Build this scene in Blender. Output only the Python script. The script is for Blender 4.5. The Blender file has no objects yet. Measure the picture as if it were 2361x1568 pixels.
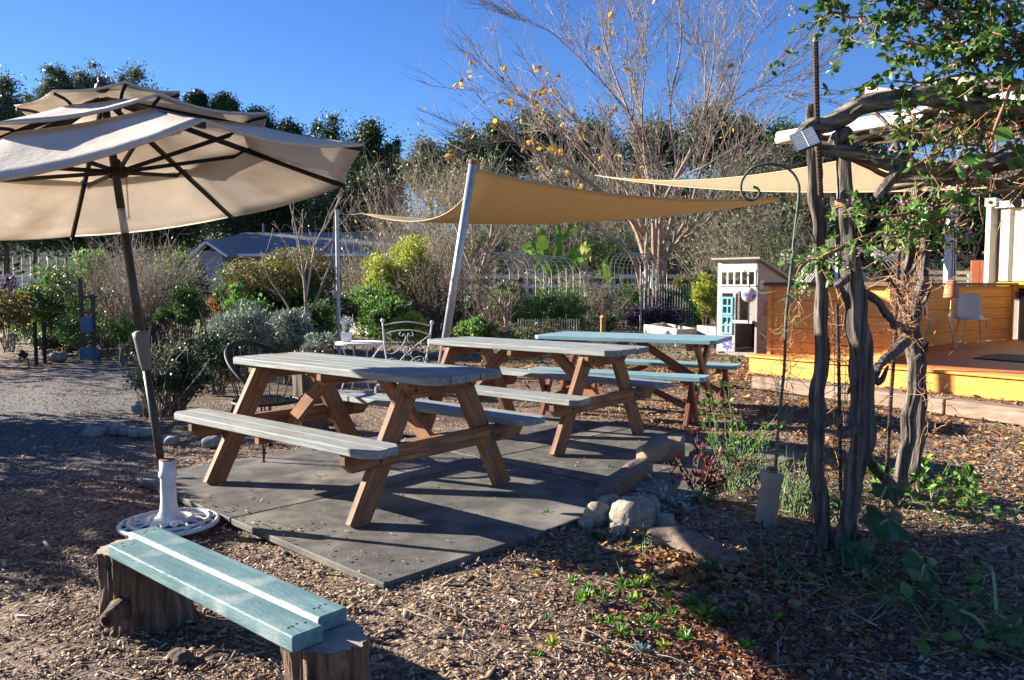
import bpy, math, random
import numpy as np
from mathutils import Vector, Matrix, noise as mnoise
R = math.radians
SC = bpy.context.scene
COL = SC.collection
rnd = random.Random(7)
nr = np.random.default_rng(11)
# ---------------------------------------------------------------- camera model
CH, CP, CF = 1.25, 0.0682, 1856.8
cp, sp = math.cos(CP), math.sin(CP)
def ray(u, v):
    a, b = (u-1180.5)/CF, (784-v)/CF
    return Vector((a, cp+b*sp, -sp+b*cp))
def G(u, v, z=0.0):
    d = ray(u, v); t = (z-CH)/d.z
    return Vector((d.x*t, d.y*t, z))
def P(u, v, Y):
    d = ray(u, v); t = Y/d.y
    return Vector((d.x*t, Y, CH+d.z*t))
def PX(px, Y): return px*Y/CF
# ---------------------------------------------------------------- materials
def _n(nt, t, **k):
    n = nt.nodes.new(t)
    for a, b in k.items(): setattr(n, a, b)
    return n
def mk(name, cols, scale=5.0, st=(1,1,1), rough=.75, bump=.25, detail=6, island=False, transl=0.0, metal=0.0,
       bscale=None, bdist=.01, pos=None, stain=None, vor=False, spec=.35, coat=0.0, dist=0.0, waves=None):
    m = bpy.data.materials.new(name); m.use_nodes = True
    nt = m.node_tree; nt.nodes.clear(); L = nt.links.new
    out = _n(nt, 'ShaderNodeOutputMaterial'); b = _n(nt, 'ShaderNodeBsdfPrincipled')
    b.inputs['Roughness'].default_value = rough; b.inputs['Metallic'].default_value = metal
    b.inputs['Specular IOR Level'].default_value = spec; b.inputs['Coat Weight'].default_value = coat
    tc = _n(nt, 'ShaderNodeTexCoord'); mp = _n(nt, 'ShaderNodeMapping'); mp.inputs['Scale'].default_value = st
    L(tc.outputs['Object'], mp.inputs['Vector'])
    no = _n(nt, 'ShaderNodeTexNoise'); no.inputs['Scale'].default_value = scale
    no.inputs['Detail'].default_value = detail; no.inputs['Roughness'].default_value = .65; no.inputs['Distortion'].default_value = dist
    L(mp.outputs[0], no.inputs['Vector'])
    fac = no.outputs['Fac']; cr = _n(nt, 'ShaderNodeValToRGB')
    if vor:
        vo = _n(nt, 'ShaderNodeTexVoronoi'); vo.inputs['Scale'].default_value = scale; L(mp.outputs[0], vo.inputs['Vector'])
        sx = _n(nt, 'ShaderNodeSeparateColor'); L(vo.outputs['Color'], sx.inputs[0]); fac = sx.outputs[0]
    if island:
        ge = _n(nt, 'ShaderNodeNewGeometry'); mx = _n(nt, 'ShaderNodeMath', operation='MULTIPLY_ADD')
        sb = _n(nt, 'ShaderNodeMath', operation='MULTIPLY_ADD'); L(no.outputs['Fac'], sb.inputs[0]); sb.inputs[1].default_value = .9; sb.inputs[2].default_value = -.45
        L(ge.outputs['Random Per Island'], mx.inputs[0]); mx.inputs[1].default_value = 1.0; L(sb.outputs[0], mx.inputs[2]); fac = mx.outputs[0]
    e = cr.color_ramp.elements
    k = len(cols); lo, hi = (.0, 1.0) if (island or vor) else (.3, .7)
    ps = pos or [lo+(hi-lo)*i/(k-1) for i in range(k)] if k > 1 else [0]
    while len(e) < k: e.new(.5)
    for i in range(k):
        e[i].position = ps[i]; e[i].color = (*cols[i], 1)
    if k == 1: e[0].color = e[-1].color = (*cols[0], 1)
    L(fac, cr.inputs[0]); col = cr.outputs[0]
    if waves:   # (axis, scale, strength, colour) wood grain lines
        wv = _n(nt, 'ShaderNodeTexWave', bands_direction=waves[0]); wv.inputs['Scale'].default_value = waves[1]
        wv.inputs['Distortion'].default_value = 5; wv.inputs['Detail'].default_value = 3; wv.inputs['Detail Scale'].default_value = 1.2
        L(mp.outputs[0], wv.inputs['Vector'])
        pw = _n(nt, 'ShaderNodeMath', operation='POWER'); L(wv.outputs['Fac'], pw.inputs[0]); pw.inputs[1].default_value = 2.5
        ml = _n(nt, 'ShaderNodeMath', operation='MULTIPLY'); L(pw.outputs[0], ml.inputs[0]); ml.inputs[1].default_value = waves[2]
        mw = _n(nt, 'ShaderNodeMix', data_type='RGBA'); L(ml.outputs[0], mw.inputs['Factor']); L(col, mw.inputs['A'])
        mw.inputs['B'].default_value = (*waves[3], 1); col = mw.outputs['Result']
    if stain:   # (colour, scale, lo, hi)
        n2 = _n(nt, 'ShaderNodeTexNoise'); n2.inputs['Scale'].default_value = stain[1]; n2.inputs['Detail'].default_value = 5
        L(tc.outputs['Object'], n2.inputs['Vector'])
        mr = _n(nt, 'ShaderNodeMapRange'); mr.inputs['From Min'].default_value = stain[2]; mr.inputs['From Max'].default_value = stain[3]
        L(n2.outputs['Fac'], mr.inputs['Value'])
        mi = _n(nt, 'ShaderNodeMix', data_type='RGBA'); L(mr.outputs[0], mi.inputs['Factor']); L(col, mi.inputs['A'])
        mi.inputs['B'].default_value = (*stain[0], 1); col = mi.outputs['Result']
    L(col, b.inputs['Base Color'])
    if bump:
        nb = no
        if bscale:
            nb = _n(nt, 'ShaderNodeTexNoise'); nb.inputs['Scale'].default_value = bscale; nb.inputs['Detail'].default_value = 6
            L(mp.outputs[0], nb.inputs['Vector'])
        bp = _n(nt, 'ShaderNodeBump'); bp.inputs['Strength'].default_value = bump; bp.inputs['Distance'].default_value = bdist
        L(nb.outputs['Fac'], bp.inputs['Height']); L(bp.outputs[0], b.inputs['Normal'])
    sh = b.outputs[0]
    if transl:
        tr = _n(nt, 'ShaderNodeBsdfTranslucent'); L(col, tr.inputs[0]); ms = _n(nt, 'ShaderNodeMixShader'); ms.inputs[0].default_value = transl
        L(sh, ms.inputs[1]); L(tr.outputs[0], ms.inputs[2]); sh = ms.outputs[0]
    L(sh, out.inputs['Surface'])
    return m
def leafm(name, c1, c2, c3, transl=.35, rough=.5, scale=1.5):
    return mk(name, [c1, c2, c3], scale=scale, rough=rough, bump=0, island=True, transl=transl, detail=3)
# ---------------------------------------------------------------- objects
WO = {}
def tag(o, label=None, cat=None, group=None, kind=None):
    if label: o['label'] = label
    if cat: o['category'] = cat
    if group: o['group'] = group
    if kind: o['kind'] = kind
    return o
def thing(name, label, cat, loc=(0,0,0), group=None, rz=0.0):
    o = bpy.data.objects.new(name, None); COL.objects.link(o); o.empty_display_size = .1
    o.location = loc; o.rotation_euler = (0,0,rz); WO[o.name] = Vector(loc)
    return tag(o, label, cat, group)
def _link(name, me, m, parent, origin, smooth):
    if smooth: me.polygons.foreach_set('use_smooth', [True]*len(me.polygons))
    me.materials.append(m)
    o = bpy.data.objects.new(name, me); COL.objects.link(o)
    if parent is not None:
        o.parent = parent; WO[o.name] = WO[parent.name]
    else:
        o.location = origin; WO[o.name] = Vector(origin)
    return o
def copy_tree(o, parent=None):
    c = o.copy(); COL.objects.link(c); c.parent = parent; WO[c.name] = WO[o.name]
    for ch in list(o.children): copy_tree(ch, c)
    return c
def frame(d, up=Vector((0,0,1))):
    x = Vector(d).normalized(); up = Vector(up)
    if abs(x.dot(up.normalized())) > .995: up = Vector((0,1,0)) if abs(x.y) < .9 else Vector((1,0,0))
    y = up.cross(x).normalized(); z = x.cross(y)
    return Matrix((x, y, z)).transposed()
class MB:
    def __init__(s): s.v = []; s.f = []
    def add(s, vs, fs):
        k = len(s.v); s.v += [tuple(v) for v in vs]; s.f += [tuple(k+i for i in f) for f in fs]
    def box(s, c, d, rot=None):
        c = Vector(c); r = rot or Matrix.Identity(3)
        vs = [c + r @ Vector((sx*d[0]/2, sy*d[1]/2, sz*d[2]/2)) for sx in (-1,1) for sy in (-1,1) for sz in (-1,1)]
        s.add(vs, [(0,1,3,2),(4,6,7,5),(0,4,5,1),(2,3,7,6),(0,2,6,4),(1,5,7,3)])
    def bar(s, a, b, w, t, up=(0,0,1)):
        a, b = Vector(a), Vector(b); s.box((a+b)/2, ((b-a).length, w, t), frame(b-a, up))
    def prism(s, poly, z0, z1):
        n = len(poly); vs = [(x,y,z0) for x,y in poly]+[(x,y,z1) for x,y in poly]
        s.add(vs, [tuple(range(n-1,-1,-1)), tuple(range(n,2*n))]+[(i,(i+1)%n,n+(i+1)%n,n+i) for i in range(n)])
    def tube(s, pts, rad, n=8, cap=True, closed=False, wob=0.0, sq=1.0):
        pts = [Vector(p) for p in pts]; k = len(pts)
        if not hasattr(rad, '__len__'): rad = [rad]*k
        up = None; base = len(s.v)
        for i, p in enumerate(pts):
            if closed: d = pts[(i+1)%k]-pts[i-1]
            else: d = pts[min(i+1,k-1)]-pts[max(i-1,0)]
            if d.length < 1e-9: d = Vector((0,0,1))
            d.normalize()
            if up is None:
                up = Vector((0,0,1)) if abs(d.z) < .9 else Vector((1,0,0))
            up = (up - d*up.dot(d)).normalized(); y = d.cross(up)
            for j in range(n):
                a = 2*math.pi*j/n; r = rad[i]*(1+(wob*(rnd.random()-.5)*2 if wob else 0))
                s.v.append(tuple(p + up*(math.cos(a)*r) + y*(math.sin(a)*r*sq)))
        for i in range(k if closed else k-1):
            for j in range(n):
                a = base+i*n; c = base+((i+1)%k)*n
                s.f.append((a+j, a+(j+1)%n, c+(j+1)%n, c+j))
        if cap and not closed:
            s.f.append(tuple(base+j for j in range(n-1,-1,-1))); s.f.append(tuple(base+(k-1)*n+j for j in range(n)))
    def lathe(s, c, prof, n=24, axis=None):
        c = Vector(c); rot = frame(axis or (0,0,1)) if axis else None; base = len(s.v)
        for r, h in prof:
            for j in range(n):
                a = 2*math.pi*j/n; l = Vector((r*math.cos(a), r*math.sin(a), h))
                if rot: l = rot @ Vector((h, r*math.cos(a), r*math.sin(a)))
                s.v.append(tuple(c+l))
        for i in range(len(prof)-1):
            for j in range(n):
                a = base+i*n; b = a+n; s.f.append((a+j, a+(j+1)%n, b+(j+1)%n, b+j))
        s.f.append(tuple(base+j for j in range(n-1,-1,-1))); s.f.append(tuple(base+(len(prof)-1)*n+j for j in range(n)))
    def rock(s, c, d, seed=0, n=14, m=9, amp=.12, flat=.0):
        c = Vector(c); g = random.Random(seed); yaw = g.uniform(0, 3.14); o = Vector((g.uniform(-50,50), g.uniform(-50,50), g.uniform(-50,50)))
        base = len(s.v); cy, sy = math.cos(yaw), math.sin(yaw); mean = (d[0]+d[1])/2
        for i in range(m+1):
            th = math.pi*i/m
            for j in range(n):
                a = 2*math.pi*j/n; x, y, z = math.sin(th)*math.cos(a), math.sin(th)*math.sin(a), math.cos(th)
                q = Vector((x,y,z)); k = 1+amp*(1.6*mnoise.noise(q*1.1+o)+.7*mnoise.noise(q*2.6+o)+.25*mnoise.noise(q*6+o)); 
                sq = (abs(x)**2.6+abs(y)**2.6+abs(z)**2.6)**(-1/2.6)
                k *= sq if amp else 1
                X, Y2, Z = x*k, y*k, z*k
                s.v.append((c.x+(X*cy-Y2*sy)*d[0], c.y+(X*sy+Y2*cy)*d[1], c.z+Z*d[2]))
        for i in range(m):
            for j in range(n):
                a = base+i*n; b = a+n; s.f.append((a+j, b+j, b+(j+1)%n, a+(j+1)%n))
    def build(s, name, m, parent=None, origin=(0,0,0), smooth=False, bevel=0, local=False, solid=0):
        o = Vector(origin) if parent is None else WO[parent.name]
        if local: o = Vector((0,0,0))
        me = bpy.data.meshes.new(name); me.from_pydata([(x-o.x, y-o.y, z-o.z) for x,y,z in s.v], [], s.f); me.update()
        ob = _link(name, me, m, parent, origin, smooth)
        if solid:
            q = ob.modifiers.new('s','SOLIDIFY'); q.thickness = solid; q.offset = 0
        if bevel:
            q = ob.modifiers.new('b','BEVEL'); q.width = bevel; q.segments = 2; q.limit_method = 'ANGLE'
        if smooth and bevel:
            pass
        return ob
def bar(name, a, b, w, t, m, parent, up=(0,0,1), bevel=.003, local=False, cut=None):
    """a squared timber as an object of its own: grain runs along its local X"""
    a, b = Vector(a), Vector(b); l = (b-a).length
    mb = MB()
    if cut:  # bevelled underside corners: polygon in x,z
        c = cut; poly = [(-l/2,t/2),(l/2,t/2),(l/2,-t/2+c),(l/2-c,-t/2),(-l/2+c,-t/2),(-l/2,-t/2+c)]
        n = len(poly); vs = [(x,-w/2,z) for x,z in poly]+[(x,w/2,z) for x,z in poly]
        mb.add(vs, [tuple(range(n)), tuple(range(2*n-1,n-1,-1))]+[(i,n+i,n+(i+1)%n,(i+1)%n) for i in range(n)])
    else: mb.box((0,0,0), (l,w,t))
    me = bpy.data.meshes.new(name); me.from_pydata(mb.v, [], mb.f); me.update(); me.materials.append(m)
    o = bpy.data.objects.new(name, me); COL.objects.link(o)
    off = Vector((0,0,0)) if (local or parent is None) else WO[parent.name]
    o.matrix_basis = Matrix.Translation((a+b)/2-off) @ frame(b-a, up).to_4x4()
    if parent is not None: o.parent = parent
    WO[o.name] = off
    if bevel:
        q = o.modifiers.new('b','BEVEL'); q.width = bevel; q.segments = 2; q.limit_method = 'ANGLE'
    return o
def smooth_path(pts, k=5):
    pts = [Vector(p) for p in pts]
    if len(pts) < 3: return pts
    e = [pts[0]*2-pts[1]]+pts+[pts[-1]*2-pts[-2]]; o = []
    for i in range(1, len(e)-2):
        p0,p1,p2,p3 = e[i-1:i+3]
        for j in range(k):
            t = j/k; o.append(.5*((2*p1)+(p2-p0)*t+(2*p0-5*p1+4*p2-p3)*t*t+(3*p1-p0-3*p2+p3)*t**3))
    return o+[pts[-1]]
def interp(vals, n):
    return list(np.interp(np.linspace(0, len(vals)-1, n), range(len(vals)), vals))
# ---------------------------------------------------------------- foliage in numpy
def npmesh(name, V, F, m, parent=None, origin=(0,0,0), smooth=False):
    """V (N,3) world, F (M,4) quads"""
    o = Vector(origin) if parent is None else WO[parent.name]
    V = V-np.array(o[:]); me = bpy.data.meshes.new(name)
    me.vertices.add(len(V)); me.vertices.foreach_set('co', V.astype(np.float32).ravel())
    k = F.shape[1]; me.loops.add(F.size); me.loops.foreach_set('vertex_index', F.astype(np.int32).ravel())
    me.polygons.add(len(F)); me.polygons.foreach_set('loop_start', np.arange(0, F.size, k, dtype=np.int32))
    me.polygons.foreach_set('loop_total', np.full(len(F), k, dtype=np.int32)); me.update(calc_edges=True); me.validate()
    return _link(name, me, m, parent, origin, smooth)
def unit(n, g=None):
    a = (g or nr).normal(size=(n,3)); return a/np.linalg.norm(a, axis=1)[:,None]
def leafverts(C, D, S, asp=.45, fold=.0, up=None):
    """C centres, D direction (unit), S size -> rhombic leaves (folded when fold>0: 6 verts)"""
    n = len(C); r = unit(n)
    if up is not None: r = r*.6+np.array(up)[None,:]
    B = np.cross(D, r); B /= (np.linalg.norm(B, axis=1)[:,None]+1e-9); N = np.cross(B, D)
    S = np.asarray(S).reshape(-1,1)*np.ones((n,1))
    if not fold:
        V = np.stack([C-D*S/2, C+B*S*asp/2+D*S*.05, C+D*S/2, C-B*S*asp/2+D*S*.05], 1).reshape(-1,3)
        F = np.arange(n*4).reshape(-1,4); return V, F
    mid = C+N*(-S*fold)
    V = np.stack([C-D*S/2, mid-D*S*.15, C+D*S/2-N*S*fold*1.2, C+B*S*asp/2-D*S*.12, C+B*S*asp*.42+D*S*.22, C-B*S*asp/2-D*S*.12, C-B*S*asp*.42+D*S*.22, mid+D*S*.2], 1).reshape(-1,3)
    q = np.array([[0,3,1,1],[1,3,4,7],[7,4,2,2],[0,1,5,5],[1,7,6,5],[7,2,6,6]])
    q = np.array([[0,3,4,1],[1,4,2,7],[0,1,6,5],[1,7,2,6]])
    F = (np.arange(n)[:,None,None]*8+q[None]).reshape(-1,4); return V, F
def clump_leaves(clumps, per, size, spread=1.0, bias=(0,0,0), jit=.3, shell=.5):
    cl = np.array(clumps, float); n = len(cl)
    per = np.maximum(4, (per*(cl[:,3]/cl[:,3].mean())**2).astype(int)); idx = np.repeat(np.arange(n), per); m = len(idx)
    d = unit(m); r = (np.minimum(np.abs(nr.normal(size=m)), 2.1)*.72 if shell < .25 else (shell+(1-shell)*nr.random(m)**.6))[:,None]*cl[idx,3][:,None]*spread
    C = cl[idx,:3]+d*r*np.array([1,1,.85]); D = d*.6+unit(m)*.8+np.array(bias); D /= np.linalg.norm(D, axis=1)[:,None]
    S = size*(1+jit*(nr.random(m)*2-1)); return C, D, S
def foliage(name, clumps, per, size, m, parent=None, origin=(0,0,0), asp=.5, bias=(0,0,0), shell=.5, fold=0, spread=1.0):
    C, D, S = clump_leaves(clumps, per, size, bias=bias, shell=shell, spread=spread)
    V, F = leafverts(C, D, S, asp, fold); return npmesh(name, V, F, m, parent, origin)
def ell_clumps(c, rad, n, cr, seed=0, low=-.7, power=.5):
    g = np.random.default_rng(seed); a = unit(n, g); a[:,2] = np.where(a[:,2] < low, -a[:,2]*.4, a[:,2])
    r = g.random(n)**power; P_ = np.array(c[:])+a*r[:,None]*np.array(rad); s = cr*(.6+.8*g.random(n))
    return np.concatenate([P_, s[:,None]], 1)
class TW:
    """many thin tapered twigs (numpy): straight segments with 3 sides"""
    def __init__(s): s.a=[]; s.b=[]; s.ra=[]; s.rb=[]
    def seg(s, a, b, ra, rb): s.a.append(a[:]); s.b.append(b[:]); s.ra.append(ra); s.rb.append(rb)
    def path(s, pts, r0, r1):
        k = len(pts)-1
        for i in range(k): s.seg(pts[i], pts[i+1], r0+(r1-r0)*i/k, r0+(r1-r0)*(i+1)/k)
    def build(s, name, m, parent=None, origin=(0,0,0), n=3):
        A, B = np.array(s.a), np.array(s.b); ra, rb = np.array(s.ra)[:,None], np.array(s.rb)[:,None]
        d = B-A; d /= (np.linalg.norm(d, axis=1)[:,None]+1e-9)
        h = np.where(np.abs(d[:,2:3]) > .9, np.array([[1.,0,0]]), np.array([[0,0,1.]])); x = np.cross(d, h); x /= np.linalg.norm(x, axis=1)[:,None]; y = np.cross(d, x)
        L_ = []
        for P_, r in ((A-d*ra*.5, ra), (B, rb)):
            for j in range(n):
                t = 2*math.pi*j/n; L_.append(P_+x*math.cos(t)*r+y*math.sin(t)*r)
        V = np.stack(L_, 1).reshape(-1,3); q = np.array([[j,(j+1)%n,n+(j+1)%n,n+j] for j in range(n)])
        F = (np.arange(len(A))[:,None,None]*(2*n)+q[None]).reshape(-1,4)
        return npmesh(name, V, F, m, parent, origin)
def wander(p, d, length, steps, jit, g, up=0.0):
    pts = [Vector(p)]; d = Vector(d).normalized(); st = length/steps
    for _ in range(steps):
        d = (d+Vector((g.gauss(0,jit), g.gauss(0,jit), g.gauss(0,jit)+up))).normalized(); pts.append(pts[-1]+d*st)
    return pts
# ================================================================ camera, light, sky
cam = bpy.data.objects.new('camera', bpy.data.cameras.new('camera')); COL.objects.link(cam); SC.camera = cam
cam.location = (0,0,CH); cam.rotation_euler = (math.pi/2-CP, 0, 0)
cam.data.sensor_width = 36; cam.data.lens = CF/2361*36; cam.data.clip_end = 2000; cam.data.clip_start = .05
SUN_EL, SUN_D = R(19.8), Vector((-.951, .309, 0)).normalized()
w = bpy.data.worlds.new('World'); SC.world = w; w.use_nodes = True
nt = w.node_tree; sk = nt.nodes.new('ShaderNodeTexSky'); sk.sky_type = 'NISHITA'; sk.sun_disc = False
sk.sun_elevation = SUN_EL; sk.sun_rotation = math.atan2(SUN_D.x, SUN_D.y); sk.altitude = 200; sk.air_density = 1.0; sk.dust_density = 0; sk.ozone_density = 6
bg = nt.nodes['Background']; hs = nt.nodes.new('ShaderNodeHueSaturation'); hs.inputs['Saturation'].default_value = 1.10; hs.inputs['Hue'].default_value = .513; nt.links.new(sk.outputs[0], hs.inputs['Color']); nt.links.new(hs.outputs[0], bg.inputs[0]); bg.inputs[1].default_value = .052
sl = bpy.data.lights.new('sun', 'SUN'); sl.energy = 4.9; sl.angle = R(.5); sl.color = (1, .93, .82)
so = bpy.data.objects.new('sun', sl); COL.objects.link(so); so.location = (-20, 8, 20)
sv = Vector((SUN_D.x*math.cos(SUN_EL), SUN_D.y*math.cos(SUN_EL), math.sin(SUN_EL)))
so.rotation_euler = sv.to_track_quat('Z', 'Y').to_euler()
SC.view_settings.view_transform = 'Standard'; SC.view_settings.look = 'None'; SC.view_settings.exposure = 1.95; SC.view_settings.gamma = 1
SC.cycles.max_bounces = 6; SC.cycles.diffuse_bounces = 3; SC.cycles.transparent_max_bounces = 6
# ================================================================ materials
M = {}
M['mulch'] = mk('mulch', [(.045,.029,.018),(.13,.083,.05),(.23,.155,.10),(.38,.28,.19)], scale=55, vor=True, bump=.9, bscale=60, bdist=.02, rough=.9, stain=((.06,.038,.026),.9,.45,.7))
M['pathm'] = mk('path_gravel', [(.045,.039,.035),(.10,.087,.078),(.17,.15,.135)], scale=60, vor=True, bump=.8, bscale=60, bdist=.015, rough=.9)
M['chips'] = mk('wood_chips', [(.05,.032,.02),(.19,.12,.075),(.32,.22,.14),(.54,.41,.285)], scale=3, island=True, bump=0, rough=.85, pos=[0,.35,.7,1])
M['litter'] = mk('leaf_litter', [(.16,.065,.02),(.34,.16,.05),(.50,.29,.12)], scale=3, island=True, bump=0, rough=.8, transl=.2)
M['rubber'] = mk('rubber', [(.045,.042,.038),(.095,.088,.077),(.16,.147,.125)], scale=5, bump=.5, bscale=90, bdist=.004, rough=.68, dist=.6, stain=((.22,.195,.155),2.3,.50,.70))
M['rubber_edge'] = mk('rubber_edge', [(.02,.02,.02)], rough=.8, bump=0)
M['redwood'] = mk('redwood', [(.14,.058,.024),(.265,.118,.05),(.38,.195,.09)], scale=3.0, st=(1,14,14), bump=.35, bdist=.003, rough=.7, waves=('Y',3.5,.6,(.10,.04,.018)), stain=((.07,.045,.032),3.4,.52,.72))
M['grey_paint'] = mk('grey_paint', [(.13,.145,.14),(.225,.24,.23),(.34,.345,.32)], scale=4.0, st=(.8,11,11), bump=.7, bdist=.004, rough=.7, dist=.3, stain=((.20,.165,.12),4.0,.54,.70))
M['blue_paint'] = mk('blue_paint', [(.13,.24,.27),(.19,.32,.35),(.27,.40,.41)], scale=3.0, st=(1,8,8), bump=.3, bdist=.002, rough=.5, stain=((.40,.42,.40),4,.6,.75))
M['green_paint'] = mk('green_paint', [(.068,.135,.145),(.11,.20,.205),(.175,.265,.26)], scale=3.5, st=(1,7,7), bump=.5, bscale=34, bdist=.004, rough=.5, stain=((.27,.33,.31),7,.56,.72))
M['red_stain'] = mk('red_stain', [(.13,.038,.024),(.21,.065,.038),(.27,.10,.06)], scale=3.0, st=(1,14,14), bump=.3, bdist=.003, rough=.6)
M['white_paint'] = mk('white_paint', [(.72,.72,.70),(.80,.80,.78)], scale=12, bump=.15, bdist=.002, rough=.5)
M['white_iron'] = mk('white_iron', [(.50,.49,.46),(.66,.65,.62)], scale=20, bump=.2, bdist=.002, rough=.5, stain=((.30,.16,.09),14,.66,.74))
M['canvas'] = mk('canvas', [(.72,.65,.56),(.84,.77,.68)], scale=3, bump=.35, bscale=28, bdist=.010, rough=.9, transl=.44, stain=((.52,.43,.33),2.0,.5,.8))
M['dark_metal'] = mk('dark_metal', [(.010,.009,.008),(.022,.019,.017)], scale=14, bump=.15, bdist=.002, rough=.6, metal=.1)
M['bronze'] = mk('bronze_paint', [(.035,.028,.024),(.065,.053,.045)], scale=12, bump=.1, bdist=.002, rough=.5, metal=.2)
M['steel'] = mk('galvanised_steel', [(.30,.31,.32),(.48,.49,.50)], scale=24, st=(1,1,.3), bump=.1, bdist=.001, rough=.45, metal=.35)
M['bark'] = mk('stump_bark', [(.05,.03,.02),(.17,.11,.07),(.34,.26,.18)], scale=5, st=(6,6,.7), bump=1, bdist=.06, rough=.9, dist=.4, stain=((.035,.022,.015),5,.56,.66))
M['endgrain'] = mk('end_grain', [(.22,.17,.12),(.42,.35,.27)], scale=12, bump=.5, bdist=.006, rough=.9)
M['hole'] = mk('dark_hole', [(.012,.01,.008)], bump=0, rough=1)
M['rock'] = mk('river_rock', [(.16,.135,.105),(.30,.26,.20),(.44,.39,.31)], scale=11, bump=1, bscale=30, bdist=.012, rough=.9, stain=((.13,.10,.07),9,.48,.66))
M['rock_grey'] = mk('grey_rock', [(.14,.155,.17),(.29,.31,.325)], scale=8, bump=.5, bscale=40, bdist=.006, rough=.85)
M['drift'] = mk('driftwood', [(.045,.036,.03),(.135,.108,.09),(.27,.225,.19)], scale=4, st=(14,14,1.1), bump=1, bdist=.02, waves=('X',.5,.65,(.018,.014,.011)), rough=.9, dist=.5, stain=((.06,.045,.035),6,.6,.72))
M['drift_h'] = mk('driftwood_beam', [(.08,.065,.055),(.20,.168,.142),(.35,.30,.255)], scale=4, st=(1.1,12,12), bump=1, bdist=.02, waves=('Z',.5,.6,(.02,.016,.013)), rough=.9, dist=.5, stain=((.06,.045,.035),6,.6,.72))
M['drift_pale'] = mk('pale_driftwood', [(.40,.31,.21),(.58,.50,.38)], scale=4, st=(2,12,12), bump=.8, bdist=.01, rough=.85)
M['rebar_dark'] = mk('rusty_bolt', [(.05,.03,.02),(.10,.06,.04)], scale=60, bump=0, rough=.8)
# ================================================================ ground
def sheet(name, m, x0, x1, y0, y1, nx, ny, zf, kind='structure'):
    X, Y = np.meshgrid(np.linspace(x0,x1,nx), np.linspace(y0,y1,ny)); Z = zf(X,Y)
    V = np.stack([X,Y,Z],-1).reshape(-1,3); i = np.arange(nx*ny).reshape(ny,nx)
    F = np.stack([i[:-1,:-1],i[:-1,1:],i[1:,1:],i[1:,:-1]],-1).reshape(-1,4)
    return tag(npmesh(name, V, F, m, smooth=True), kind=kind)
def gz(x, y): return .012*np.sin(x*2.1+1)*np.cos(y*1.7)+.01*np.sin(x*5+y*3)-.012
def gz_near(X, Y):
    f = np.clip((14-Y)/4, 0, 1); return gz(X,Y)*f
sheet('ground', M['mulch'], -7, 9, 1.0, 16.0, 330, 300, gz_near)
sheet('ground', M['mulch'], -140, 140, -20, 260, 60, 60, lambda X,Y: X*0-.03)
M['hillm'] = mk('hill_scrub', [(.012,.018,.009),(.03,.036,.018),(.05,.05,.028)], scale=.4, bump=.8, bdist=.6, rough=1)
def hz(X, Y):
    r = np.clip((Y-58)/55, 0, 1); r = r*r*(3-2*r)
    prof = 11+4.5*np.exp(-((X-26)/26)**2)+5*np.exp(-((X+52)/22)**2)-3.5*np.exp(-((X+10)/12)**2)+1.2*np.sin(X*.21)+.9*np.sin(X*.47+1)
    return r*prof-.05
sheet('hill', M['hillm'], -130, 130, 56, 150, 120, 50, hz)
# left path, a pale worn strip of gravel and chips
def path_poly():
    l = [(-260,1120),(-40,905),(-30,870),(150,848),(260,838)]; r = [(330,1105),(330,1000),(330,925),(330,880),(330,850)]
    L_ = [G(*p) for p in l]; R_ = [G(*p) for p in r]; V = []; n = 40; F = []
    L_ = smooth_path(L_, 40); R_ = smooth_path(R_, 40)
    for i, (a, b) in enumerate(zip(L_, R_)):
        for j in range(n):
            t = j/(n-1); p = a.lerp(b, t+(.03*math.sin(i*.31)+.02*math.sin(i*.83+2))*(t-.5)*2); zz = float(gz(np.array(p.x), np.array(p.y))) if p.y < 14 else 0
            V.append((p.x, p.y, zz*min(1, max(0,(14-p.y)/4))+.004))
    m = len(L_)
    for i in range(m-1):
        for j in range(n-1): F.append((i*n+j, i*n+j+1, (i+1)*n+j+1, (i+1)*n+j))
    return tag(npmesh('path', np.array(V), np.array(F), M['pathm'], smooth=True), kind='structure')
path_poly()
# chips scattered over the mulch
def chips(name, n, y0, y1, s0, s1, m, xf=.72, xo=0.0, seed=1, zlift=.004, flatness=.35, dens=1.6):
    g = np.random.default_rng(seed); u = g.random(n); Y = y0*(y1/y0)**(u**(1/dens)) if dens else y0+(y1-y0)*u
    X = xo+(g.random(n)*2-1)*Y*xf
    yaw = g.random(n)*6.283; tilt = g.normal(size=n)*flatness; L_ = s0+(s1-s0)*g.random(n)**2.2; Wd = L_*(.16+.32*g.random(n)); T = L_*.09+.001
    Z = gz(X,Y)*np.clip((14-Y)/4,0,1)+zlift+g.random(n)*.008+np.abs(np.sin(tilt))*L_*.3
    D = np.stack([np.cos(yaw)*np.cos(tilt), np.sin(yaw)*np.cos(tilt), np.sin(tilt)], 1); B = np.stack([-np.sin(yaw), np.cos(yaw), g.normal(size=n)*flatness*.8], 1)
    B /= np.linalg.norm(B, axis=1)[:,None]; N = np.cross(D, B); C = np.stack([X,Y,Z],1); vs = []
    tp = .5+.5*g.random(n)
    for sz in (-1,1):
        for sx, sy in ((-1,-1),(1,-1),(1,1),(-1,1)):
            k = np.where(sx > 0, tp, 1.0)
            vs.append(C+D*(sx*L_/2)[:,None]+B*(sy*Wd/2*k)[:,None]+N*(sz*T/2)[:,None])
    V = np.stack(vs,1).reshape(-1,3); q = np.array([[4,5,6,7],[0,1,5,4],[1,2,6,5],[2,3,7,6],[3,0,4,7]])
    F = (np.arange(n)[:,None,None]*8+q[None]).reshape(-1,4)
    return V, F, C
MAT_O = G(885,1358); MU = Vector((-.72,.694,0)).normalized(); MV = Vector((.694,.72,0)).normalized()
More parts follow.
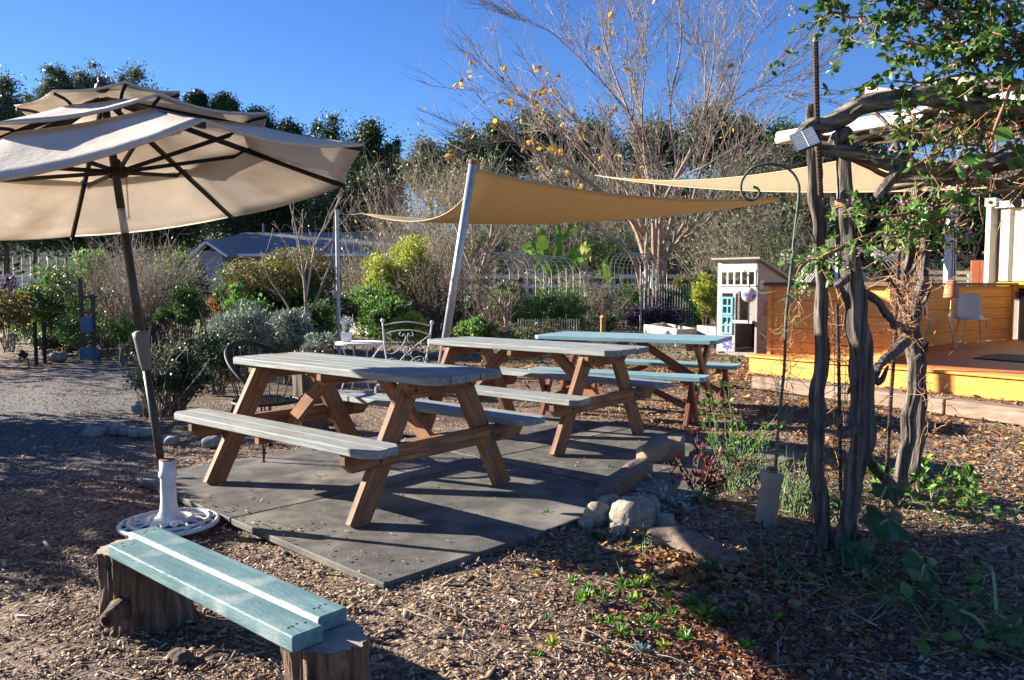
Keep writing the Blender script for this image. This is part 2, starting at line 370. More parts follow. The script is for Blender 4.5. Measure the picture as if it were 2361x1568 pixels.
MAT_U = (G(300,1105)-MAT_O); MU = MAT_U.normalized(); MV = Vector((-MU.y, MU.x, 0)); MV = MV if MV.x > 0 else -MV
def off_mat(C):
    d = C[:,:2]-np.array([MAT_O.x, MAT_O.y]); a = d@np.array([MU.x,MU.y]); b = d@np.array([MV.x,MV.y])
    return ~(((a > -.0)&(a < 2.66)&(b > 0)&(b < 1.95))|((a > -.17)&(a < 2.4)&(b > 1.94)&(b < 3.75)))
def scatter(name, label_kind, n, y0, y1, s0, s1, m, seed, **k):
    V, F, C = chips(name, n, y0, y1, s0, s1, m, seed=seed, **k); ok = off_mat(C); ok &= np.array([mnoise.noise(Vector((c[0]*1.7, c[1]*1.7, seed)))+.5*mnoise.noise(Vector((c[0]*5, c[1]*5, seed)))+.55 for c in C]) > nr.random(len(C))*.9-.12
    idx = np.nonzero(ok)[0]; V = V.reshape(-1,8,3)[idx].reshape(-1,3); F = (np.arange(len(idx))[:,None,None]*8+np.array([[4,5,6,7],[0,1,5,4],[1,2,6,5],[2,3,7,6],[3,0,4,7]])[None]).reshape(-1,4)
    return tag(npmesh(name, V, F, m), label_kind, 'mulch', kind='stuff')
scatter('wood_chips', 'loose tan and brown wood chips spread over the ground', 105000, 2.1, 11.5, .006, .030, M['chips'], 3, dens=1.2)
scatter('bark_flakes', 'larger flat bark flakes among the chips', 800, 2.1, 6.5, .03, .085, M['chips'], 8, dens=1.4)
# rubber mats
def mat_slab(a0, a1, b0, b1, label, z=.0):
    g = random.Random(int(a0*100+b0*10)); poly = []
    def edge(p, q, n=12):
        for i in range(n):
            t = i/n; poly.append((p[0]+(q[0]-p[0])*t, p[1]+(q[1]-p[1])*t))
    edge((a0,b0),(a1,b0)); edge((a1,b0),(a1,b1)); edge((a1,b1),(a0,b1)); edge((a0,b1),(a0,b0))
    mb = MB(); pts = [(MAT_O.x+MU.x*a+MV.x*b, MAT_O.y+MU.y*a+MV.y*b) for a,b in poly]
    if True:  # keep counter-clockwise
        ar = sum(pts[i][0]*pts[(i+1)%len(pts)][1]-pts[(i+1)%len(pts)][0]*pts[i][1] for i in range(len(pts)))
        if ar < 0: pts.reverse()
    mb.prism(pts, -.01, .024+z)
    o = mb.build('rubber_mat', M['rubber'], origin=(MAT_O.x+MU.x*(a0+a1)/2+MV.x*(b0+b1)/2, MAT_O.y+MU.y*(a0+a1)/2+MV.y*(b0+b1)/2, 0), bevel=.004)
    tag(o, label, 'rubber mat', 'dark rubber mats laid under the picnic tables')
mat_slab(0, 1.325, 0, 1.93, 'sunlit dusty grey rubber mat with the corner nearest the camera')
mat_slab(1.337, 2.66, 0, 1.93, 'dark rubber mat beside the white umbrella base, pointed corner at left')
mat_slab(-.15, .30, 1.95, 3.72, 'rubber mat running behind the pale log at its right end', .003)
mat_slab(.312, 1.40, 1.95, 3.72, 'rubber mat under the near legs of the second picnic table', .001)
mat_slab(1.412, 2.40, 1.95, 3.72, 'rubber mat in shade between the two grey picnic tables', .002)
gm = random.Random(31); mbm = MB()
for _ in range(420):
    a_, b_ = gm.uniform(.02,2.6), gm.uniform(.02,3.6)
    if gm.random() < .5: b_ = abs(gm.gauss(0,.10)) if gm.random() < .5 else 1.94+gm.gauss(0,.07)
    if a_ > 2.35 and b_ > 1.9: continue
    p = MAT_O+MU*a_+MV*abs(b_)+Vector((0,0,.032)); t_ = gm.uniform(0,3.14); L_ = gm.uniform(.006,.022); mbm.box(p, (L_, L_*.4, .003), Matrix.Rotation(t_,3,'Z'))
tag(mbm.build('scattered_chips', M['chips']), 'stray wood chips lying on the rubber mats', 'mulch', kind='stuff')
# ================================================================ picnic tables
def plank_poly(x0, x1, y0, y1, ch_side=0, c=.07):
    if ch_side == 0: return [(x0,y0),(x1,y0),(x1,y1),(x0,y1)]
    if ch_side > 0: return [(x0,y0),(x1,y0),(x1,y1-c*.75),(x1-c,y1),(x0+c,y1),(x0,y1-c*.75)]
    return [(x0+c,y0),(x1-c,y0),(x1,y0+c*.75),(x1,y1),(x0,y1),(x0,y0+c*.75)]
def picnic_table(label):
    t = thing('picnic_table', label, 'picnic table', (0,0,0), 'matching grey topped picnic tables')
    g = random.Random(5)
    L2, W2, z1, th = .975, .292, .75, .042
    mb = MB(); n = 5; wd = 2*W2/n
    for i in range(n):
        y0 = -W2+i*wd+.0035; y1 = y0+wd-.007; j = g.uniform(-.008,.008); k = g.uniform(-.008,.008)
        mb.prism(plank_poly(-L2+j, L2+k, y0, y1, -1 if i == 0 else (1 if i == n-1 else 0)), z1-th, z1+g.uniform(-.001,.001))
    mb.build('tabletop', M['grey_paint'], t, local=True, bevel=.005)
    for s in (-1, 1):
        mb = MB()
        for i in range(2):
            y0 = s*.588-.118+i*.119+(.001 if i else 0); y1 = y0+.117; j = g.uniform(-.008,.008)
            side = (1 if i else -1)
            mb.prism(plank_poly(-L2+.02+j, L2-.02+j, y0, y1, side, .06), .4345-.04, .4345)
        mb.build('bench_seat', M['grey_paint'], t, local=True, bevel=.005)
    for sx in (-1, 1):
        for sy in (-1, 1):
            bar('leg', (sx*.69, sy*.575, -.012), (sx*.69, sy*.19, .707), .125, .042, M['redwood'], t, up=(1,0,0), local=True)
        bar('bench_beam', (sx*.733, -.69, .343), (sx*.733, .69, .343), .042, .10, M['redwood'], t, local=True, cut=.045)
        bar('top_cleat', (sx*.733, -.27, .662), (sx*.733, .27, .662), .042, .085, M['redwood'], t, local=True, cut=.045)
        bar('brace', (sx*.70, 0, .33), (sx*.20, 0, .70), .042, .085, M['redwood'], t, up=(0,1,0), local=True) if False else \
        bar('brace', (sx*.69, 0, .30), (sx*.22, 0, .705), .04, .085, M['redwood'], t, local=True)
    for sx in (-1, 1):
        for sy in (-1, 1):
            for dy, dz_ in ((.40, .345), (.46, .325), (.21, .665)):
                mb = MB(); mb.lathe((sx*.754, sy*dy, dz_), [(.012,-.002),(.012,.003),(.007,.004),(.007,.009),(.001,.010)], 8, (sx,0,0)); mb.build('bolt', M['rebar_dark'], t, local=True)
    bar('middle_cleat', (0, -.28, .672), (0, .28, .672), .042, .07, M['redwood'], t, local=True, cut=.03)
    for s in (-1,1): bar('seat_cleat', (.0, s*.588-.11, .372), (.0, s*.588+.11, .372), .042, .04, M['redwood'], t, local=True)
    return t
T1 = picnic_table('near picnic table with grey painted planks and orange brown legs beside the umbrella')
T2 = copy_tree(T1); T2['label'] = 'second grey topped picnic table, behind the near one, with its leg beside the pale log'
T1.location = (-.955, 4.913, .024); T1.rotation_euler.z = -.6964
T2.location = (.156, 6.605, .026); T2.rotation_euler.z = -.6948
# blue table with two loose benches
def xleg(t, x, y0, y1, z1, w, m):
    bar('leg', (x, y0, -.012), (x, y1, z1), w, .035, m, t, up=(1,0,0), local=True)
def blue_table():
    t = thing('picnic_table', 'blue topped picnic table on crossed dark red legs, farthest of the tables', 'picnic table', (0,0,0))
    mb = MB(); g = random.Random(8); W2, L2 = .40, .90; n = 5
    for i in range(n):
        y0 = -W2+i*.16+.002; mb.prism(plank_poly(-L2+g.uniform(-.01,.01), L2+g.uniform(-.01,.01), y0, y0+.156, -1 if i == 0 else (1 if i == n-1 else 0), .05), .712, .75)
    mb.build('tabletop', M['blue_paint'], t, local=True, bevel=.004)
    for sx in (-1,1):
        xleg(t, sx*.68, -.40, .33, .71, .085, M['red_stain']); xleg(t, sx*.68+sx*.037, .40, -.33, .71, .085, M['red_stain'])
        bar('top_cleat', (sx*.645, -.36, .675), (sx*.645, .36, .675), .035, .07, M['red_stain'], t, local=True, cut=.03)
        bar('brace', (sx*.64, 0, .35), (sx*.05, 0, .70), .035, .07, M['red_stain'], t, local=True)
    return t
def blue_bench(label):
    t = thing('bench', label, 'bench', (0,0,0), 'blue benches at the far picnic table')
    mb = MB(); g = random.Random(3)
    for i in range(2): mb.prism(plank_poly(-.86, .86+g.uniform(-.01,.01), -.14+i*.141, -.002+i*.141, 1 if i else -1, .03), .40, .44)
    mb.build('seat', M['blue_paint'], t, local=True, bevel=.004)
    for sx in (-1,1):
        xleg(t, sx*.70, -.13, .10, .40, .06, M['red_stain']); xleg(t, sx*.70+sx*.037, .13, -.10, .40, .06, M['red_stain'])
        bar('top_cleat', (sx*.665, -.13, .375), (sx*.665, .13, .375), .035, .05, M['red_stain'], t, local=True)
        bar('brace', (sx*.66, 0, .16), (sx*.12, 0, .39), .035, .055, M['red_stain'], t, local=True)
    return t
th3 = R(-27); c3, s3 = math.cos(th3), math.sin(th3)
t3 = blue_table(); t3.location = (1.2, 7.98, 0); t3.rotation_euler.z = th3
b1 = blue_bench('blue bench on the near side of the far table, bright in the sun'); b1.rotation_euler.z = th3
b2 = copy_tree(b1); b2['label'] = 'blue bench behind the far table, mostly shaded'
e = G(1632, 868, .44); b1.location = (e.x-.86*c3-.0, e.y-.86*s3, 0)
e = G(1706, 841, .44); b2.location = (e.x-.86*c3, e.y-.86*s3, 0)
# ================================================================ umbrella
UB = Vector((-1.785, 4.12, 0)); UN = Vector((-.169, .027, 1)).normalized(); KU = 1.07; UC = Vector((-1.928*KU, 4.014*KU, CH+.461*KU))
ua = (Vector((1,0,0))-UN*UN.x).normalized(); ub = UN.cross(ua)
um = thing('patio_umbrella', 'big three tiered beige market umbrella leaning on a dark bronze pole', 'umbrella', UB)
def UP(r, k, h, sag=0.0):
    r, h, sag = r*KU, h*KU, sag*KU
    k0 = math.floor(k); s = k-k0; A = -.885+k0*math.pi/4; B = A+math.pi/4
    OFF = {7:.16, 6:.05}; p = [UC+UN*(h-KU*OFF.get(kk%8,0)*(r/KU/1.248)**2)+ua*(r*math.cos(t))+ub*(r*math.sin(t)) for kk, t in ((k0,A),(k0+1,B))]
    return p[0].lerp(p[1], s)-UN*(sag*4*s*(1-s))+(UC+UN*h-p[0].lerp(p[1], s)).normalized()*(r*.035*4*s*(1-s))
def tier(name, r0, h0, r1, h1, sag, n=6, m=5, flap=.025):
    mb = MB(); K = 8*n; rows = []
    for i in range(m+1):
        t = i/m; r = r0+(r1-r0)*t; h = h0+(h1-h0)*t-.012*math.sin(math.pi*t)
        rows.append([len(mb.v)+j for j in range(K)]); mb.v += [tuple(UP(r, j/n, h, sag*(.3+.7*t)*(r/r1))) for j in range(K)]
    if flap:
        rows.append([len(mb.v)+j for j in range(K)]); mb.v += [tuple(UP(r1-.012, j/n, h1-flap, sag)) for j in range(K)]
    for a, b in zip(rows[:-1], rows[1:]):
        for j in range(K): mb.f.append((a[j], a[(j+1)%K], b[(j+1)%K], b[j]))
    return mb.build(name, M['canvas'], um, smooth=True, solid=.0015)
tier('lower_canopy', .70, .205, 1.248, .0, .030, flap=.010); tier('middle_canopy', .27, .375, .809, .236, .022, m=4, flap=.010); tier('top_canopy', .03, .505, .391, .421, .012, m=3, flap=.010)
HUB = UC+UN*.10*KU; TOP = UC+UN*.44*KU
for k in range(8):
    mb = MB(); mb.bar(TOP+(UP(.05,k,.44)-TOP), UP(1.235, k, -.022), .018, .026, UN); 
    rb = mb.build('rib', M['dark_metal'], um)
    mb = MB(); mb.bar(UP(.05,k,.10), UP(.60,k,.165), .012, .02, UN); mb.build('strut', M['dark_metal'], rb)
    mb = MB()
    for r0, h0, r1, h1 in ((.60,.165,.80,.215),(.22,.33,.385,.402)): 
        mb = MB(); mb.tube(smooth_path([UP(r0,k,h0), UP((r0+r1)/2,k,(h0+h1)/2+.02), UP(r1,k,h1)],4), .008, 6)
        mb.build('tier_bracket', M['dark_metal'], rb)
mb = MB(); mb.lathe(HUB-UN*.03, [(.022,-.005),(.05,0),(.055,.02),(.052,.045),(.03,.06),(.022,.09)], 16, UN); mb.build('runner_hub', M['dark_metal'], um)
mb = MB(); mb.lathe(TOP-UN*.02, [(.02,0),(.045,.005),(.045,.03),(.02,.04)], 16, UN); mb.build('top_hub', M['dark_metal'], um)
PA = Vector((-1.79,4.12,.10)); PB = TOP
def pp(u,v,a=PA,b=PB):   # the point of the pole seen at height v
    best = min((abs((784-CF*((a.lerp(b,t).y*sp+(a.lerp(b,t).z-CH)*cp)/(a.lerp(b,t).y*cp-(a.lerp(b,t).z-CH)*sp)))-v), t) for t in [i/400 for i in range(401)]); return a.lerp(b, best[1])
q1, q2, q3 = pp(0,790), pp(0,540), pp(0,482)
mb = MB(); mb.tube([PA, q1], .0195, 20); mb.tube([q1, q2], .0215, 20); mb.tube([q3, PB], .0205, 20); mb.build('pole', M['bronze'], um, smooth=True)
mb = MB(); mb.tube([q2, q3], .019, 20); mb.build('pole_sleeve', M['steel'], um, smooth=True)
pd = (PB-PA).normalized(); qa, qb = pp(0,768), pp(0,832)
mb = MB(); mb.lathe(qb, [(.021,-.05),(.023,-.045),(.026,-.02),(.03,0),(.039,(qa-qb).length*.8),(.041,(qa-qb).length),(.024,(qa-qb).length+.01)], 24, pd); mb.build('tilt_collar', mk('grey_brown_plastic', [(.12,.10,.09),(.16,.135,.12)], bump=0, rough=.6), um, smooth=True)
mb = MB(); c0 = HUB+ua*.045; c1 = P(297, 500, HUB.y)
for i in range(26):
    p = c0.lerp(c1, i/25); ax = Vector((1,0,0)) if i%2 else Vector((0,1,0)); mb.tube([p+ax*(.004*math.cos(t))+Vector((0,0,.007*math.sin(t))) for t in [k*math.pi/4 for k in range(8)]], .0012, 4, closed=True)
mb.tube([c1+Vector((.008*math.cos(t),0,.008*math.sin(t)-.008)) for t in [k*math.pi/6 for k in range(12)]], .0014, 5, closed=True); mb.build('chain', mk('brass', [(.35,.20,.08)], metal=.7, rough=.5, bump=0), um)
mb = MB(); mb.lathe(UC+UN*.50*KU, [(.02,-.01),(.034,0),(.036,.012),(.030,.03),(.016,.042),(.013,.048),(.015,.056),(.012,.066),(.003,.07)], 16, UN); mb.build('finial', M['bronze'], um, smooth=True)
# cast iron base
st = thing('umbrella_base', 'round white cast iron umbrella base with basket weave lattice', 'umbrella base', (UB.x, UB.y, 0))
mb = MB(); c = Vector((UB.x, UB.y, 0))
mb.lathe(c, [(.10,.028),(.082,.038),(.058,.056),(.045,.082),(.040,.13),(.0375,.25),(.0455,.262),(.0455,.282),(.040,.292),(.040,.345),(.030,.345),(.030,.30)], 28); mb.build('column', M['white_iron'], st, smooth=True, bevel=0)
mb = MB(); ring = lambda r, z, n=48: [c+Vector((r*math.cos(2*math.pi*i/n), r*math.sin(2*math.pi*i/n), z)) for i in range(n)]
mb.tube(ring(.236,.016), .013, 10, closed=True, wob=.05); mb.tube(ring(.195,.030), .010, 8, closed=True); mb.tube(ring(.108,.034), .014, 8, closed=True); mb.build('rim', M['white_iron'], st, smooth=True)
mb = MB()
for k in range(16):
    a = 2*math.pi*k/16
    for sgn in (-1,1):
        pts = [c+Vector((r*math.cos(a+sgn*(r-.1)*3.6), r*math.sin(a+sgn*(r-.1)*3.6), .036-(r-.1)*.09+.004*math.sin(r*60+sgn))) for r in np.linspace(.10,.225,6)]; mb.tube(pts, .0065, 6)
mb.build('lattice', M['white_iron'], st, smooth=True)
mb = MB(); mb.lathe(c, [(.036,.343),(.04,.349),(.033,.352),(.025,.35)], 20); mb.build('rust_collar', mk('rust', [(.20,.07,.03),(.30,.12,.05)], scale=20, rough=.9), st)
# ================================================================ plank bench on stumps
bt = thing('plank_bench', 'low bench of two sea green planks with a white stripe, nailed on two tree stumps', 'bench', (-.95, 2.6, 0))
zt = .33
A, B_, A4, B4 = G(249,1255,zt), G(677,1467,zt), G(359,1212,zt), G(799,1401,zt)
A2, B2, A3, B3 = G(302,1233,zt), G(729,1436,zt), G(313,1231,zt), G(753,1425,zt)
def plank(name, a, b, wv, m, th=.045):
    mid_a, mid_b = a+wv/2-Vector((0,0,th/2)), b+wv/2-Vector((0,0,th/2))
    return bar(name, mid_a, mid_b, wv.length, th, m, bt, bevel=.004)
dirb = ((B_-A)+(B4-A4)).normalized(); wn = Vector((-dirb.y, dirb.x, 0)); wtot = (A4-A).dot(wn); pw = wtot*.452
la = (B_-A).length
plank('seat_plank', A-Vector((0,0,.001)), A+dirb*la-Vector((0,0,.001)), wn*pw, M['green_paint'])
a3 = A4-wn*pw; plank('seat_plank', a3+dirb*.0, a3+dirb*((B4-A4).length), wn*pw, M['green_paint'])
mb = MB(); 
pa, pb = a3-wn*.003-Vector((0,0,.022)), a3+dirb*((B4-A4).length)-wn*.003-Vector((0,0,.022)); mb.bar(pa, pb, .004, .040, (0,0,1)); mb.build('white_stripe', M['white_paint'], bt)
gs = random.Random(2)
for a0, L_ in ((A-Vector((0,0,.001)), la), (a3, (B4-A4).length)):
    for e0 in (.045, L_-.06):
        for i in range(4):
            p = a0+dirb*(e0+gs.uniform(-.018,.018))+wn*(pw*(.25+.16*i)+gs.uniform(-.004,.004)); mb = MB(); mb.lathe(p-Vector((0,0,.002)), [(.004,0),(.004,.0028),(.002,.0032)], 10); mb.build('screw', M['dark_metal'], bt)
def stump(c, r, h, seed, knot=None, flare=.25):
    g = random.Random(seed); mb = MB(); n, m = 120, 30; ph = [g.uniform(0,6.3) for _ in range(8)]
    for i in range(m+1):
        t = i/m
        for j in range(n):
            a = 2*math.pi*j/n; k = 1+.10*math.sin(a*2+ph[0])+.045*math.sin(a*5+ph[1]+t)+.028*math.sin(a*11+ph[2]+t*2)+.014*math.sin(a*23+ph[3]+t*3)
            k *= 1+flare*(1-t)**3*(1+.55*math.sin(a*3+ph[4]))-.04*math.sin(t*3.1)
            k *= 1+.10*mnoise.noise(Vector((math.cos(a)*5, math.sin(a)*5, t*1.4+seed)))+.06*mnoise.noise(Vector((math.cos(a)*14, math.sin(a)*14, t*3+seed)))-.05*max(0, mnoise.noise(Vector((math.cos(a)*9, math.sin(a)*9, seed*2.)))-.15)*6*(t*.5+.5)
            mb.v.append((c.x+r*k*math.cos(a), c.y+r*k*math.sin(a), -.01+(h+.01)*t+0))
    for i in range(m):
        for j in range(n): mb.f.append((i*n+j, i*n+(j+1)%n, (i+1)*n+(j+1)%n, (i+1)*n+j))
    o = mb.build('stump', M['bark'], bt, smooth=True)
    mt = MB(); rim = [mb.v[m*n+j] for j in range(n)]; mid = (c.x, c.y, h+.003); mt.add([(x,y,z+.0015) for x,y,z in rim]+[mid], [(j,(j+1)%n,n) for j in range(n)]); mt.build('cut_top', M['endgrain'], o)
    if knot:
        kb = MB(); d = Vector((knot[0],knot[1],-.15)).normalized(); p = c+Vector((0,0,knot[2]))+d*r*.82; kb.tube([p, p+d*.045, p+d*.085], [.05,.035,.027], 14, wob=.06); k = kb.build('knot', M['bark'], o, smooth=True)
        kb = MB(); kb.tube([p+d*.0852, p+d*.0872], [.019,.017], 12); kb.build('knot_hole', M['hole'], o)
    return o
s1 = G(325,1434); stump(s1+Vector((0,.02,0)), .128, zt-.051, 4, knot=(-.25,-.95,.10))
s2 = G(752,1462,zt-.047); s2.z = 0; stump(s2, .112, zt-.051, 9, flare=.35)
# ================================================================ foliage materials
FM = {
 'gard': leafm('garden_leaves', (.05,.12,.025), (.12,.23,.045), (.26,.38,.10), .4),
 'pine': leafm('pine_needles', (0.017,0.041,0.014), (0.041,0.080,0.023), (0.087,0.131,0.043), .15),
 'dark': leafm('dark_foliage', (0.014,0.032,0.014), (0.029,0.058,0.023), (0.058,0.094,0.036), .15),
 'euc': leafm('eucalyptus_leaves', (0.043,0.072,0.043), (0.087,0.123,0.072), (0.174,0.203,0.116), .25),
 'olive': leafm('olive_foliage', (0.051,0.065,0.029), (0.102,0.116,0.058), (0.189,0.189,0.102), .25),
 'mid': leafm('mid_green_leaves', (0.029,0.072,0.017), (0.072,0.145,0.032), (0.160,0.246,0.058), .35),
 'bright': leafm('bright_green_leaves', (0.058,0.160,0.022), (0.131,0.275,0.043), (0.275,0.435,0.072), .4),
 'yellow': leafm('yellow_green_leaves', (0.145,0.203,0.029), (0.319,0.362,0.051), (0.551,0.522,0.072), .4),
 'grey': leafm('grey_green_leaves', (0.087,0.123,0.080), (0.189,0.232,0.174), (0.348,0.392,0.319), .25),
 'silver': leafm('silver_leaves', (.14,.20,.19), (.27,.35,.34), (.42,.50,.48), .2),
 'kale': leafm('kale_leaves', (0.022,0.080,0.029), (0.058,0.160,0.058), (0.131,0.261,0.087), .3),
 'purple': leafm('purple_kale', (0.029,0.022,0.043), (0.072,0.043,0.087), (0.131,0.087,0.145), .2),
 'rust': leafm('rust_vine', (.07,.08,.02), (.17,.15,.035), (.30,.23,.07), .35),
 'orange': leafm('orange_leaves', (.35,.10,.02), (.55,.22,.03), (.6,.36,.05), .4),
 'autumn': leafm('autumn_leaves', (.28,.10,.015), (.58,.30,.02), (.70,.48,.03), .45),
 'mauve': leafm('mauve_flowers', (.12,.09,.14), (.20,.15,.23), (.28,.23,.30), .3),
}
M['twig'] = mk('grey_twigs', [(.16,.125,.095),(.28,.225,.17),(.42,.35,.27)], scale=.8, island=True, bump=0, rough=.9)
M['twig_dk'] = mk('brown_twigs', [(.11,.08,.055),(.21,.155,.11),(.32,.25,.18)], scale=.8, island=True, bump=0, rough=.9)
M['bark_pink'] = mk('smooth_tan_bark', [(.18,.115,.08),(.30,.205,.145),(.42,.31,.23)], scale=6, st=(3,3,.7), bump=.6, bdist=.02, rough=.85, stain=((.12,.09,.07),3,.55,.7))
M['trunk'] = mk('brown_bark', [(.06,.042,.03),(.14,.10,.07)], scale=8, st=(2,2,.5), bump=.8, bdist=.02, rough=.9)
M['wall_blue'] = mk('blue_grey_siding', [(.22,.27,.34),(.26,.31,.38)], scale=1, st=(1,1,8), bump=.3, rough=.8)
M['roofing'] = mk('grey_shingles', [(.22,.19,.175),(.30,.27,.25)], scale=2.5, st=(1,1,4), bump=.4, rough=.95)
M['raw_wood'] = mk('grey_raw_wood', [(.25,.22,.18),(.42,.38,.32)], scale=4, st=(1.5,10,10), bump=.4, bdist=.004, rough=.85)
M['cream_wood'] = mk('cream_lumber', [(.56,.50,.36),(.72,.67,.52)], scale=4, st=(1.5,10,10), bump=.2, rough=.7)
M['wire'] = mk('wire', [(.32,.31,.30),(.46,.45,.43)], scale=20, bump=0, rough=.5, metal=.6)
M['vinyl'] = mk('white_vinyl', [(.60,.62,.66),(.68,.70,.73)], scale=3, bump=0, rough=.5)
M['green_dk'] = mk('dark_green_paint', [(.02,.05,.035)], bump=0, rough=.6)
M['glass'] = mk('dark_glass', [(.02,.025,.03)], bump=0, rough=.12, spec=.8)
# ================================================================ background trees
def bg_tree(name, label, cat, u0, u1, vt, vb, Y, m, seed, group=None, n=34, per=170, leaf=.3, trunk=True, cr=.22, low=-.6, asp=.5, zf=.75, limbs=4, origin_z=0, tm='trunk', shell=.35, zb=None):
    vt -= (.13 if u0 > 680 else .04)*(vb-vt); u0 -= 5; u1 += 5
    c = P((u0+u1)/2, (vt+vb)/2, Y); rx = PX((u1-u0)/2, Y); rz = PX((vb-vt)/2, Y)
    gzv = 0 if zb is None else zb
    t = thing(name, label, cat, (c.x, Y, gzv), group)
    cl = ell_clumps(c, (rx*(1-cr), rx*zf, rz*(1-cr)), n, min(rx,rz)*cr*1.35, seed, low)
    foliage('crown', cl, per, leaf, FM[m] if isinstance(m, str) else m, t, asp=asp, shell=shell)
    if trunk:
        g = random.Random(seed); mb = MB(); r = max(.1, rx*.06)
        base = Vector((c.x+g.uniform(-.3,.3), Y, gzv-.05)); top = Vector((c.x, Y, c.z+rz*.4))
        pts = smooth_path([base, base.lerp(top,.35)+Vector((g.uniform(-.2,.2),0,0)), base.lerp(top,.7), top], 3); mb.tube(pts, interp([r*1.3, r, r*.3], len(pts)), 8)
        for k in range(limbs):
            p = base.lerp(top, g.uniform(.35,.7)); q = Vector(cl[g.randrange(len(cl))][:3]); pp_ = smooth_path([p, p.lerp(q,.5)+Vector((0,0,.1*rz)), q], 3); mb.tube(pp_, interp([r*.5, r*.12], len(pp_)), 5)
        mb.build('trunk', M[tm], t, smooth=True)
    return t
# eucalyptus far left
euc = [(-60,50,150,420,52,'tall eucalyptus cut by the left edge of the photo'),(25,118,200,420,55,'eucalyptus with loose dark crown behind the left end of the umbrella'),
 (95,175,125,400,58,'eucalyptus with a pointed airy crown left of the umbrella finial'),(165,262,118,400,60,'tallest airy eucalyptus right behind the umbrella finial'),(255,362,138,400,57,'eucalyptus with thin drooping crown at the right end of its row')]
for i, (a,b,c_,d,Y,l) in enumerate(euc): bg_tree('eucalyptus_tree', l, 'eucalyptus', a,b,c_,d,Y,'euc',20+i,'eucalyptus trees behind the umbrella', n=80, per=300, leaf=.22, cr=.27, asp=.4, shell=.1)
bt2 = [(430,480,188,330,75,'dark','slim dark tree top rising right of the umbrella crown',.3),(480,560,205,360,75,'pine','round dark green tree top just right of the umbrella crown',.35),
 (560,640,235,420,75,'pine','low dark tree over the right shoulder of the umbrella',.35),(630,705,268,460,72,'dark','dark tree peeping over the right edge of the umbrella',.35),
 (700,815,252,600,62,'pine','broad dark pine behind the tip of the umbrella',.35),(812,892,268,600,60,'pine','pine with ragged dark top right of the umbrella tip',.35),(880,935,305,600,60,'pine','narrow dark pine at the right end of the dark row',.3),
 (300,460,430,620,46,'dark','dark tree mass behind the twiggy shrub and umbrella pole',.35),(-80,110,380,640,40,'dark','dark bushy tree at left edge under the canopy',.35),(90,320,420,640,42,'dark','wide dark tree under the umbrella canopy at left',.35),(440,720,380,620,66,'dark','wide dark tree mass behind the roof of the house',.4),(40,330,250,470,64,'dark','dark tree mass hidden behind the canopy of the umbrella',.4),(690,960,400,600,58,'dark','dark thicket behind the thin steel pole',.35),(700,950,300,640,66,'dark','deep dark tree mass filling behind the pines at the umbrella tip',.35),(540,780,285,620,70,'dark','dark tree mass under the edge of the umbrella at right',.35)]
for i, (a,b,c_,d,Y,m,l,lf) in enumerate(bt2): bg_tree('pine_tree' if m == 'pine' else 'dense_tree', l, 'pine' if m == 'pine' else 'tree', a,b,c_,d,Y,m,40+i,'dark trees on the left hillside', n=120, per=300, leaf=lf*.62, cr=.27, shell=.2)
bt3 = [(930,1050,325,520,48,'olive','grey green tree left of the leaning steel post'),(1020,1130,300,520,55,'pine','dark green tree above the leaning post'),(1100,1200,285,480,58,'pine','dark green tree left of the rounded hill tree'),
 (1160,1320,250,470,60,'pine','rounded dark tree behind the left half of the bare tree'),(1290,1450,285,480,62,'olive','olive tree behind the middle of the bare tree'),(1430,1590,272,470,64,'olive','olive grey tree behind the trunks of the bare tree'),(1570,1700,245,450,58,'pine','dark pine behind the right half of the bare tree'),
 (1660,1770,275,450,60,'pine','dark green tree left of the rusty bar'),(1740,1870,290,470,56,'mid','greener tree meeting the white roof edge'),(1850,2060,300,520,56,'olive','olive tree behind the driftwood uprights'),
 (1000,1200,380,580,44,'olive','grey green tree behind the leaning post and sail'),(1180,1400,390,600,46,'olive','wide olive tree behind the sail'),(1400,1640,400,600,46,'olive','olive brown thicket tree behind the bare trunks'),(1600,1830,370,600,44,'olive','olive brown tree above the playhouse'),
 (1900,2180,400,680,24,'dark','dark tree in the shade behind the deck counter'),(1780,1960,420,690,28,'olive','olive tree behind the counter and green hook'),(2100,2440,370,690,26,'pine','drooping green pepper tree left of the cream container')]
for i, (a,b,c_,d,Y,m,l) in enumerate(bt3): bg_tree('pine_tree' if m == 'pine' else 'hillside_tree', l, 'pine' if m == 'pine' else 'tree', a,b,c_,d,Y,m,70+i,'trees on the hillside behind the garden', n=110, per=280, leaf=.22 if Y > 50 else .16, cr=.27, shell=.2)
